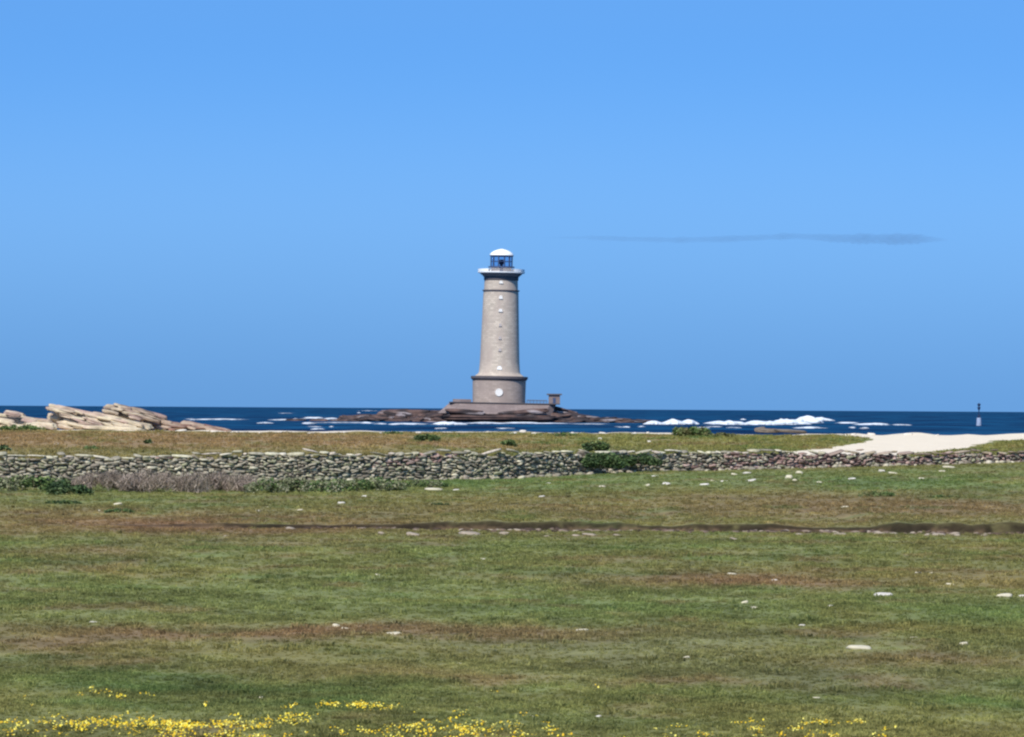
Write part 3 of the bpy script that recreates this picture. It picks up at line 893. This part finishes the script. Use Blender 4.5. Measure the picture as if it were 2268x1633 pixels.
# ------------------------------------------------------------------ pole beacon
bp_ = at(2168, 942.5, 1440)
bea = empty('pole_beacon', (bp_.x, 1440, 0), 'dark pole beacon on a white round base out at sea', 'beacon')
u2 = 1440 / F * K
m = MB(); m.lathe([(u2 * 6.4, -.6), (u2 * 5.6, u2 * 2), (u2 * 4.8, u2 * 16), (u2 * 4.3, u2 * 17.5), (.01, u2 * 17.6)], 20); m.build('base', mat_plain('grey_white_paint', (148, 162, 184), .8, .1, 1), bea, True)
M_navy = mat_plain('beacon_paint', (34, 52, 84), .6, .1, 2)
m = MB(); m.tube((0, 0, u2 * 17.4), (0, 0, u2 * 50), u2 * 1.4, u2 * .7, 10); m.box(-u2 * 3, u2 * 3, -u2 * 3, u2 * 3, u2 * 17.65, u2 * 24, .1); m.build('pole', M_navy, bea)
m = MB()
m.lathe([(.01, u2 * 41.5), (u2 * 3.6, u2 * 41.5), (.3, u2 * 35)], 12)
m.lathe([(u2 * .9, u2 * 50), (u2 * 3.6, u2 * 47.5), (u2 * 3.6, u2 * 46.5), (.3, u2 * 43)], 12)
m.build('topmark', M_navy, bea)

# ------------------------------------------------------------------ dry stone wall
WL = [  # x and top y in picture units, distance
    (-420, 1012, 203), (-40, 1008, 208), (300, 1010, 211), (700, 1003, 214), (1100, 1001, 219), (1300, 1000, 224), (1500, 1000, 228), (1800, 999, 232), (2050, 1003, 235), (2268, 1001, 238), (2600, 1000, 241)]
wp = []
for x, yt, d in WL:
    v = ray(x, yt)
    wp.append((v.x * d, d, EYE + v.z * d))
wp = np.array(wp)
W0 = wp[0, 0]; WLEN = wp[-1, 0] - W0
def wall_at(s):
    X = W0 + s
    return X, np.interp(X, wp[:, 0], wp[:, 1]), np.interp(X, wp[:, 0], wp[:, 2])
def wall_dir(s):
    return math.atan2(wall_at(s + .5)[1] - wall_at(s - .5)[1], 1.0)
GREYS = [lin(158, 149, 130), lin(140, 132, 116), lin(176, 166, 146), lin(146, 134, 118), lin(166, 158, 134), lin(122, 114, 100), lin(192, 183, 158), lin(146, 144, 116)]
PINKS = [lin(164, 138, 126), lin(138, 112, 104), lin(184, 160, 148), lin(112, 92, 86)]
wall_parts, cap_parts = [], []
s = 0.0
prng = random.Random(11)
v3, f3 = ICO[2]
def wall_top(s, zt): return zt + .10 * float(fbm(s / 1.3, 0.0, 501, 3))
row_z = 0.0
while row_z < 1.75:
    hrow = prng.uniform(.05, .105)
    s = prng.uniform(0, .3)
    while s < WLEN:
        w = prng.choice((prng.uniform(.1, .26), prng.uniform(.2, .55)))
        x, y, zt = wall_at(s + w / 2)
        zb = float(height(x, y)) - .05
        top = wall_top(s, zt) - .08
        th = prng.choice((1, 1, 1.5)) * hrow
        zc = zb + row_z + hrow / 2 + prng.uniform(-.05, .05)
        if zc + hrow * .4 < top:
            pink = float(fbm(s / 5.0, row_z, 511, 2))
            c = np.array(prng.choice(PINKS if pink > (.3 if x < 10 else -.1) and prng.random() < .55 else GREYS)) * prng.uniform(.86, 1.14)
            p, f = lump(2, (w * .56, .20, th * .58), (prng.gauss(0, .2), prng.gauss(.06, .22), wall_dir(s) + prng.gauss(0, .25)),
                        (x, y + prng.uniform(-.09, .05), zc), prng.randrange(9000), .42, .75)
            wall_parts.append((p, f, c))
        s += w * .92
    row_z += hrow * .93
# capstones and pale lichened tops
s = 0.0
while s < WLEN:
    w = prng.choice((prng.uniform(.2, .45), prng.uniform(.4, 1.1)))
    x, y, zt = wall_at(s + w / 2)
    top = wall_top(s, zt) - .05 + (prng.uniform(.04, .14) if prng.random() < .3 else 0)
    c = np.array(prng.choice([lin(206, 198, 168), lin(216, 206, 182), lin(182, 174, 146), lin(196, 182, 164), lin(150, 142, 124), lin(176, 168, 146)])) * prng.uniform(.85, 1.0)
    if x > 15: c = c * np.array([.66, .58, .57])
    if prng.random() < .985:
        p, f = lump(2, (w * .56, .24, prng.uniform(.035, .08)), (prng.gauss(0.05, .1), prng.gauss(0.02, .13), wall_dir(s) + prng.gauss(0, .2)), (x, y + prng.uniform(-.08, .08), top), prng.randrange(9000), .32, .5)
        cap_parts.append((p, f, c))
    s += w * prng.uniform(.8, 1.0)
# tumbled stones along the foot
for i in range(240):
    s = prng.uniform(0, WLEN); x, y, zt = wall_at(s)
    yy_ = y - prng.uniform(.2, .9); w = prng.uniform(.08, .22)
    p, f = lump(2, (w, w * .8, w * .5), (prng.gauss(0, .3), prng.gauss(0, .3), prng.uniform(0, 3)), (x, yy_, float(height(x, yy_)) + w * .15), prng.randrange(9000), .35, .5)
    wall_parts.append((p, f, np.array(prng.choice(GREYS)) * prng.uniform(.7, 1.2)))
wx0 = empty('dry_stone_wall', (0, 225, FIELD), 'long rough dry stone wall across the field, pale capstones on top', 'stone wall')
M_wall = mat_attr('wall_stone', .95, nscale=7, namt=.28, bump=.6, bscale=18, spec=.1, bdist=.04)
off = np.array([0, 225, FIELD])
v, f, c = join(wall_parts)
link('stones', v - off, f, M_wall, wx0, col=c)
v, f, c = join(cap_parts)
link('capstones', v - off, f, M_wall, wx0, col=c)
# packed rubble heart of the wall (earth and small stone)
m = MB()
N = 260
vv, ff = [], []
for i in range(N + 1):
    x, y, zt = wall_at(WLEN * i / N)
    zb = float(height(x, y))
    for dx, z in ((-.15, zb - .2), (-.11, zt - .20), (.38, zt - .22), (.50, zb - .2)):
        vv.append((x - off[0], y + dx + .06 - off[1], z - off[2]))
for i in range(N):
    for k in range(3):
        a = i * 4 + k
        ff.append((a, a + 4, a + 5, a + 1))
link('rubble_core', vv, ff, mat_plain('rubble_earth', (112, 104, 90), .95, .2, 6), wx0)

# ------------------------------------------------------------------ shrubs
def mat_leaf(name):
    return mat_attr(name, .75, nscale=3, namt=.25, spec=.2)
M_leaf = mat_leaf('shrub_leaves')
M_twig = mat_plain('twigs', (88, 74, 62), .9, .2, 8)
def shrub(name, x, yb, w, h, cols, label, n_leaf, d=None, leaf=.06, cat='shrub', group=None, dy=1.0, twiggy=False, zoff=None):
    """w, h in picture units; foliage as leaf-sized faces in uneven clumps"""
    g = ground_at(x, yb) if d is None else Vector((ray(x, yb).x * d, d, EYE + ray(x, yb).z * d))
    m_px = g.y / F * K
    W, H = w * .5 * m_px, h * m_px
    D = min(W * .6, 2.0) * dy
    r_ = np.random.default_rng(int(x * 3 + yb))
    nc_ = max(5, int(W / max(H, .1) * 9) + 6)
    cc = np.c_[r_.uniform(-.85, .85, nc_) * W, r_.uniform(-.8, .8, nc_) * D, np.zeros(nc_)]
    env = np.sqrt(np.clip(1 - (cc[:, 0] / W) ** 2, .05, 1))
    cc[:, 2] = H * env * r_.uniform(.25, .72, nc_)
    cr_ = H * r_.uniform(.22, .42, nc_)
    k = r_.integers(0, nc_, n_leaf)
    q = r_.normal(size=(n_leaf, 3)); q /= np.linalg.norm(q, axis=1)[:, None]
    q *= r_.uniform(.3, 1.05, n_leaf)[:, None] ** .5
    P = cc[k] + q * (cr_[k])[:, None] * np.array([1.5, 1.3, 1.0])
    P[:, 2] = np.maximum(P[:, 2], .01)
    # a leaf: a four cornered face with a random tilt
    a = r_.normal(size=(n_leaf, 3)); a[:, 2] = np.abs(a[:, 2]) * .6 + (.8 if twiggy else 0); a /= np.linalg.norm(a, axis=1)[:, None]
    b2 = np.cross(a, r_.normal(size=(n_leaf, 3))); b2 /= np.linalg.norm(b2, axis=1)[:, None]
    L = leaf * r_.uniform(.6, 1.4, n_leaf)[:, None]
    wdt = L * (.18 if twiggy else .55)
    if twiggy: L = L * 1.9
    V = np.stack([P - a * L, P + b2 * wdt, P + a * L, P - b2 * wdt], 1).reshape(-1, 3)
    Fc = np.arange(n_leaf * 4).reshape(-1, 4)
    ca = np.array([lin(*c) for c in cols])
    cl = ca[(k + r_.integers(0, 2, n_leaf)) % len(ca)] * r_.uniform(.7, 1.25, n_leaf)[:, None]
    o = link(name, V, Fc, M_leaf, col=np.repeat(cl, 4, axis=0)); o.location = g
    return tag(o, label, cat, group)
GR = [(84, 104, 58), (102, 120, 68), (70, 92, 52), (120, 132, 82)]
DG = [(58, 78, 46), (72, 92, 54), (50, 68, 42), (94, 110, 70)]
BR = [(150, 134, 120), (130, 116, 104), (162, 146, 130), (120, 110, 94), (138, 124, 110)]
OL = [(108, 106, 66), (122, 118, 76), (92, 94, 56)]
GY = [(126, 126, 96), (108, 116, 80), (142, 140, 112)]
SG = 'scrub growing along the foot of the wall'
shrub('scrub_bush', 60, 1088, 230, 36, GR + GY, 'green and grey low scrub at the wall foot, at the left edge', 4200, leaf=.07, group=SG)
shrub('scrub_bush', 150, 1096, 110, 30, DG, 'dark green bramble clump just left of the brown heather', 2200, leaf=.07, group=SG)
shrub('heather_bush', 240, 1088, 200, 48, BR, 'left end of the grey-brown dry heather before the wall', 5200, leaf=.07, group=SG, twiggy=True)
shrub('heather_bush', 360, 1090, 200, 50, BR, 'middle of the grey-brown dry heather before the wall', 5200, leaf=.07, group=SG, twiggy=True)
shrub('heather_bush', 480, 1088, 190, 42, BR, 'right end of the grey-brown dry heather before the wall', 4600, leaf=.07, group=SG, twiggy=True)
shrub('scrub_bush', 650, 1092, 220, 36, GY + GR[:1], 'grey-green scrub just right of the brown heather', 4000, leaf=.06, group=SG)
shrub('scrub_bush', 810, 1088, 190, 32, GY + GR, 'low grey-green scrub under the wall, left of the lighthouse', 3000, leaf=.06, group=SG)
shrub('scrub_bush', 930, 1080, 140, 18, GR + GY, 'flat green scrub at the wall foot, lower left of the lighthouse', 1800, leaf=.05, group=SG)
shrub('ivy_bush', 1400, 1030, 140, 28, DG, 'right half of the dark green ivy climbing over the wall', 2600, d=225.4, leaf=.07, dy=.25)
shrub('ivy_bush', 1325, 1036, 110, 36, DG + GR[:1], 'left half of the dark green ivy climbing over the wall', 2600, d=223.6, leaf=.07, dy=.25)
shrub('scrub_bush', 1318, 1003, 64, 26, DG + GR, 'dark green bush rising behind the ivy on the wall', 1800, d=300, leaf=.09)
BG = 'bushes on the grass between wall and shore'
shrub('shore_bush', 1126, 990, 26, 18, GR, 'small green bush behind the wall, below the lighthouse', 500, leaf=.1, group=BG)
shrub('shore_bush', 945, 978, 60, 18, DG + GR, 'dark bush on the grass behind the wall, left of the lighthouse', 900, leaf=.1, group=BG)
shrub('shore_bush', 1250, 966, 60, 9, OL + GR, 'olive bush at the shore edge right of the lighthouse', 800, leaf=.1, group=BG)
shrub('shore_bush', 1530, 967, 90, 24, GR + OL, 'rounded green bush standing above the shoreline below the breakers', 2200, leaf=.12, group=BG)
shrub('shore_bush', 1600, 968, 60, 10, OL, 'low olive bush right of the rounded green shore bush', 700, leaf=.1, group=BG)
shrub('shore_bush', 200, 996, 34, 9, GR, 'small green bush behind the wall, far left', 400, leaf=.1, group=BG)
shrub('shore_bush', 328, 983, 12, 12, DG, 'tiny dark bush alone on the brown dry grass', 200, leaf=.09, group=BG)
shrub('shore_bush', 45, 955, 110, 16, GR, 'green grassy bush at the foot of the left rock', 1600, leaf=.1, group=BG)
shrub('shore_bush', 8, 1000, 26, 14, DG, 'dark green bush behind the wall at the left edge', 400, leaf=.09, group=BG)
shrub('shore_bush', 870, 962, 50, 7, GR, 'thin green bush strip at the shore left of the reef foot', 400, leaf=.1, group=BG)
shrub('scrub_bush', 265, 1136, 70, 10, DG + GR, 'low dark shrub in the turf below the brown heather', 900, leaf=.035)
shrub('scrub_bush', 140, 1116, 90, 9, DG + GR, 'flat green shrub in the turf under the bramble clump', 900, leaf=.035)
shrub('scrub_bush', 975, 1120, 44, 7, DG, 'flat dark shrub in the turf below the lighthouse', 400, leaf=.03)
shrub('scrub_bush', 1940, 1100, 90, 13, GR + OL, 'flat dark shrub in the turf below the beach, wider one', 900, leaf=.035)
shrub('scrub_bush', 2090, 1103, 80, 7, GR + OL, 'flat dark shrub in the turf below the pole beacon', 700, leaf=.035)

# ------------------------------------------------------------------ pale stones in the field
ST = [(1215, 1072.5, 14, 5), (1334, 1079, 17, 5), (1452, 1056, 18, 4), (1432, 1077, 18, 6), (1476, 1074, 20, 8), (1560, 1074, 22, 3), (1580, 1067, 14, 4), (1605, 1067, 18, 4), (1662, 1066, 25, 4),
      (1627, 1052, 16, 5), (1656, 1049, 22, 5), (1200, 1100, 14, 3), (1771, 1050, 17, 9), (1747, 1061, 18, 12), (1763, 1065, 16, 5), (1813, 1071, 16, 6), (1887, 1062, 20, 5), (1953, 1044, 16, 5), (1978, 1050, 22, 6),
      (2101, 1036, 30, 5), (2086, 1045, 16, 4), (2041, 1061, 14, 4), (961, 1087, 45, 6), (1011, 1086, 16, 4), (756, 1115, 18, 5), (807, 1100, 12, 4), (662, 1132, 18, 5), (570, 1133, 16, 4), (590, 1124, 10, 3),
      (260, 1118, 24, 5), (220, 1132, 10, 4), (835, 1275, 14, 5), (745, 1389, 20, 9), (766, 1394, 20, 5), (872, 1406, 38, 6), (1070, 1239, 16, 3), (210, 1380, 24, 3), (1040, 1184, 50, 8), (920, 1187, 40, 4),
      (845, 1184, 20, 8), (502, 1188, 14, 4), (480, 1189, 10, 3), (577, 1547, 12, 5), (1015, 1472, 16, 5), (1118, 1184, 26, 9), (1871, 1125, 18, 6), (1769, 1185, 16, 5), (1861, 1185, 30, 6), (1906, 1185, 16, 4),
      (1626, 1195, 20, 5), (1304, 1186, 36, 6), (1275, 1187, 18, 4), (1366, 1186, 16, 4), (2079, 1186, 30, 5), (2050, 1186, 18, 4), (2179, 1187, 16, 4), (2120, 1186, 14, 4), (1210, 1189, 14, 4), (1621, 1272, 20, 4), (1716, 1286, 14, 4), (2034, 1270, 16, 4), (2062, 1270, 10, 3),
      (2104, 1296, 22, 6), (1956, 1320, 44, 8), (2224, 1323, 40, 12), (2262, 1322, 16, 6), (1649, 1336, 18, 6), (1669, 1347, 18, 5), (1839, 1344, 16, 5), (1904, 1438, 56, 12), (2024, 1413, 18, 4), (2134, 1429, 20, 10),
      (1519, 1458, 18, 6), (1289, 1397, 30, 4), (1776, 1386, 16, 4), (1808, 1547, 18, 4), (1326, 1588, 14, 3), (1177, 1588, 18, 4)]
def band(y):
    for y1, t in ((1096, 'just below the wall'), (1160, 'behind the dark bank'), (1200, 'along the dark bank'), (1310, 'in the green turf'), (1360, 'in mid-field'), (1480, 'in the near field'), (1700, 'in the nearest grass')):
        if y < y1: return t
SL = {}
for s_ in ST: SL.setdefault((band(s_[1]), column(s_[0])), []).append(s_)
for (bn, cn), lst in SL.items():
    lst.sort()
    for i, (x, y, w, h) in enumerate(lst):
        size = 'large flat' if w > 34 else ('small' if w < 17 else 'flat')
        ro = {1904: 'wide pale stone, largest in the near field, below the breakers', 745: 'pale upright stone on the brown band, left of the lighthouse', 766: 'pale flat stone touching the right side of the upright one',
              2224: 'large grey-white stone near the right edge in mid-field'}.get(x)
        pale = lin(200, 190, 164) if (int(x) % 3) else lin(210, 202, 188)
        if 1170 < y < 1196: pale = lin(160, 146, 128)
        field_stone('stone', x, y, w, h * .9, ro or ('%s pale stone %s, %s,%s' % (size, bn, cn, ordinal(i, len(lst)))).rstrip(','), 'stone', 'pale stones lying in the turf', pale, 3)

# crumbled earth and stone chips at the foot of the dark bank
rub = []
for i in range(520):
    X = prng.uniform(-6, 17)
    if prng.random() > float(scarp_h(np.array([X]))[0]) / .22: continue
    Y = float(scarp_line(np.array([X]))[0]) - abs(prng.gauss(.2, .9))
    w = prng.uniform(.03, .13)
    c = np.array(prng.choice([lin(134, 118, 102), lin(118, 100, 86), lin(160, 146, 128), lin(90, 74, 62), lin(76, 62, 52), lin(70, 58, 50)]))
    p, f = lump(2, (w * 1.3, w, w * .45), (prng.gauss(0, .2), prng.gauss(0, .2), prng.uniform(0, 3)), (X, Y, float(height(X, Y)) + w * .1), prng.randrange(9000), .35, .5)
    rub.append((p, f, c))
v, f, c = join(rub)
tag(link('rubble', v, f, M_pale, col=c), 'crumbled earth and stone chips under the dark turf bank', 'rubble', kind='stuff')

# ------------------------------------------------------------------ grass and flowers
tuft_col = bpy.data.collections.new('grass_tuft_kinds')
M_grass = mat_attr('grass_blades', .7, attr='pc', kind='INSTANCER', nscale=2.5, namt=.2, spec=.15)
_n, _l = M_grass.node_tree.nodes, M_grass.node_tree.links
_b = _n['Principled BSDF']; _o = _n['Material Output']
_t = _n.new('ShaderNodeBsdfTranslucent'); _m = _n.new('ShaderNodeMixShader'); _m.inputs[0].default_value = .4
_l.new(_b.inputs['Base Color'].links[0].from_socket, _t.inputs['Color'])
_l.new(_b.outputs[0], _m.inputs[1]); _l.new(_t.outputs[0], _m.inputs[2]); _l.new(_m.outputs[0], _o.inputs['Surface'])
def tuft(seed, nb, spread):
    r_ = np.random.default_rng(seed)
    V, Fc = [], []
    for i in range(nb):
        a = r_.uniform(0, 6.283); rr = r_.uniform(0, spread)
        x, y = rr * math.cos(a), rr * math.sin(a)
        ln = r_.uniform(.25, .95); an = a + r_.normal() * .6
        dx, dy = math.cos(an) * ln * .8, math.sin(an) * ln * .8
        h = r_.uniform(.45, 1.0)
        w = r_.uniform(.10, .2)
        pa = an + math.pi / 2
        wx, wy = math.cos(pa) * w, math.sin(pa) * w
        k = len(V)
        V += [(x - wx, y - wy, -.15), (x + wx, y + wy, -.15), (x + dx * .5 + wx * .7, y + dy * .5 + wy * .7, h * .75), (x + dx * .5 - wx * .7, y + dy * .5 - wy * .7, h * .75), (x + dx * 1.2, y + dy * 1.2, h)]
        Fc += [(k, k + 1, k + 2, k + 3), (k + 3, k + 2, k + 4)]
    me = bpy.data.meshes.new('grass_tuft'); me.from_pydata(V, [], Fc); me.materials.append(M_grass)
    o = bpy.data.objects.new('grass_tuft', me); tuft_col.objects.link(o); return o
for s_ in range(6): tuft(s_, 18, 1.6)

def scatter(name, P, Csc, colr, coll, matidx=None):
    me = bpy.data.meshes.new(name)
    me.vertices.add(len(P)); me.vertices.foreach_set('co', P.astype(np.float32).ravel())
    a = me.attributes.new('sc', 'FLOAT', 'POINT'); a.data.foreach_set('value', Csc.astype(np.float32))
    a = me.attributes.new('pc', 'FLOAT_COLOR', 'POINT'); c = np.ones((len(P), 4), np.float32); c[:, :3] = colr; a.data.foreach_set('color', c.ravel())
    o = bpy.data.objects.new(name, me); COL.objects.link(o)
    ng = bpy.data.node_groups.new(name + '_scatter', 'GeometryNodeTree')
    ng.interface.new_socket('Geometry', in_out='INPUT', socket_type='NodeSocketGeometry')
    ng.interface.new_socket('Geometry', in_out='OUTPUT', socket_type='NodeSocketGeometry')
    N_, L_ = ng.nodes, ng.links
    gi, go = N_.new('NodeGroupInput'), N_.new('NodeGroupOutput')
    ip = N_.new('GeometryNodeInstanceOnPoints'); ci = N_.new('GeometryNodeCollectionInfo')
    ci.inputs['Collection'].default_value = coll; ci.inputs['Separate Children'].default_value = True; ci.inputs['Reset Children'].default_value = True
    ip.inputs['Pick Instance'].default_value = True
    rv = N_.new('FunctionNodeRandomValue'); rv.data_type = 'FLOAT_VECTOR'
    rv.inputs['Min'].default_value = (-.15, -.15, 0); rv.inputs['Max'].default_value = (.15, .15, 6.283)
    na = N_.new('GeometryNodeInputNamedAttribute'); na.data_type = 'FLOAT'; na.inputs['Name'].default_value = 'sc'
    L_.new(gi.outputs[0], ip.inputs['Points']); L_.new(ci.outputs[0], ip.inputs['Instance'])
    L_.new(rv.outputs[0], ip.inputs['Rotation']); L_.new(na.outputs['Attribute'], ip.inputs['Scale'])
    L_.new(ip.outputs[0], go.inputs[0])
    md = o.modifiers.new('scatter', 'NODES'); md.node_group = ng
    return o
def scatter_points(d0, d1, dens, tmax=.135):
    area = tmax * (d1 * d1 - d0 * d0)
    n_ = int(area * dens)
    Y = np.sqrt(rng.uniform(d0 * d0, d1 * d1, n_)); X = rng.uniform(-tmax, tmax, n_) * Y
    return X, Y
gx, gy, gs = [], [], []
for d0, d1, dn, h in ((38, 62, 150, .026), (62, 90, 62, .034), (90, 140, 24, .045), (140, 240, 7, .06), (240, 500, .8, .17)):
    X, Y = scatter_points(d0, d1, dn)
    cl = fbm(X / 1.3, Y / 2.4, 601, 3)
    keep = rng.uniform(-1.3, .5, len(X)) < cl
    if d0 > 200: keep &= rng.random(len(X)) < .9
    X, Y, cl = X[keep], Y[keep], cl[keep]
    keep = (sand_mask(X, Y) < .5) & (sand_mask(X, Y + .045 * np.maximum(Y - 220, 0)) < .5) & (scarp_mask(X, Y) < .45)
    wy_ = np.interp(X, wp[:, 0], wp[:, 1]); keep &= (np.abs(Y - wy_) > 1.2)
    X, Y, cl = X[keep], Y[keep], cl[keep]
    gx.append(X); gy.append(Y); gs.append(h * rng.uniform(.55, 1.35, len(X)) * (1 + .5 * np.clip(cl, -.5, 1)))
for d0, d1, dn, h in ((40, 64, 22, .06), (64, 100, 7, .075), (100, 200, 1.2, .10)):
    X, Y = scatter_points(d0, d1, dn)
    keep = (fbm(X / .5, Y / .9, 611, 3) > .22) & (scarp_mask(X, Y) < .45)
    X, Y = X[keep], Y[keep]
    gx.append(X); gy.append(Y); gs.append(h * rng.uniform(.5, 1.2, len(X)))
gx, gy, gs = map(np.concatenate, (gx, gy, gs))
gc = turf_colour(gx, gy) * rng.uniform(.85, 1.35, len(gx))[:, None] * np.where(gy < 232, 1.15, 1.12)[:, None] * np.array([1.06, 1.05, .9])
grass = scatter('grass', np.c_[gx, gy, height(gx, gy)], gs, np.clip(gc, 0, 1), tuft_col)
tag(grass, 'short patchy green and brown turf covering the field', 'grass', kind='stuff')
print('grass tufts', len(gx))

# yellow flowers: heads of several petals, thick in drifts along the near edge
M_yel = mat_attr('yellow_petals', .6, nscale=20, namt=.1, spec=.2)
FL = [  # x, y, rx, ry, number
    (210, 1612, 130, 9, 260), (330, 1612, 90, 10, 130), (420, 1618, 60, 9, 160), (500, 1612, 70, 6, 70), (640, 1605, 50, 7, 90), (560, 1622, 90, 5, 60), (790, 1571, 70, 5, 60), (820, 1575, 40, 4, 46), (640, 1575, 60, 4, 14),
    (720, 1568, 40, 4, 24), (190, 1545, 30, 10, 16), (265, 1552, 26, 9, 18), (320, 1545, 40, 6, 8), (930, 1618, 60, 8, 70), (1040, 1628, 50, 7, 60), (1060, 1610, 60, 8, 26), (1150, 1620, 70, 10, 26),
    (20, 1612, 40, 6, 26), (15, 1628, 40, 6, 30), (880, 1580, 60, 9, 20), (1650, 1608, 26, 5, 14), (1820, 1612, 60, 7, 36), (1890, 1612, 26, 4, 22), (1760, 1625, 60, 6, 16), (1650, 1630, 40, 4, 16), (1960, 1628, 30, 4, 6),
    (850, 1632, 200, 5, 60), (1160, 1590, 40, 4, 6), (1480, 1620, 120, 10, 8), (1222, 1625, 18, 5, 12), (450, 1567, 40, 4, 4), (1130, 1632, 200, 5, 30), (380, 1640, 500, 10, 240), (1700, 1645, 500, 8, 70), (1000, 1650, 400, 10, 120),
    (40, 1565, 50, 12, 5), (1300, 1545, 500, 14, 4), (560, 1590, 300, 12, 12), (1060, 1590, 60, 8, 8)]
V, Fc, Cc = [], [], []
fr = random.Random(5)
for x, y, rx, ry, n_ in FL:
    heads = [(x + fr.gauss(0, rx * .55), y + fr.gauss(0, ry * .6)) for _ in range(max(2, n_ // 5))]
    for i in range(int(n_ * 1.5)):
        hx, hy = heads[fr.randrange(len(heads))]
        X_ = hx + fr.gauss(0, 9); Y_ = hy + fr.gauss(0, 1.6)
        v = ray(X_, Y_); d = (FIELD - EYE) / v.z
        gxp, gyp = v.x * d, d
        gz = float(height(gxp, gyp)) + fr.uniform(.035, .075)
        rr = fr.uniform(.006, .0135)
        tx, ty = fr.gauss(0, .35), fr.gauss(-.35, .35)
        base_i = len(V)
        N_p = 8
        V.append((gxp, gyp, gz + .004))
        for k in range(2 * N_p):
            a = math.pi * k / N_p
            q = rr * (1.0 if k % 2 == 0 else .72)
            ox, oy = q * math.cos(a), q * math.sin(a)
            V.append((gxp + ox, gyp + oy, gz - (ox * tx + oy * ty) - .002 + .25 * q))
        for k in range(2 * N_p):
            Fc.append((base_i, base_i + 1 + k, base_i + 1 + (k + 1) % (2 * N_p)))
        col_ = np.array(lin(*fr.choice([(232, 208, 60), (222, 188, 40), (240, 226, 110), (214, 172, 34)])))
        Cc += [col_ * fr.uniform(.8, 1.05)] * (2 * N_p + 1)
fl = link('yellow_wildflowers', np.array(V), np.array(Fc), M_yel, col=np.array(Cc))
tag(fl, 'drifts of small yellow flowers in the nearest grass', 'wildflowers', kind='stuff')
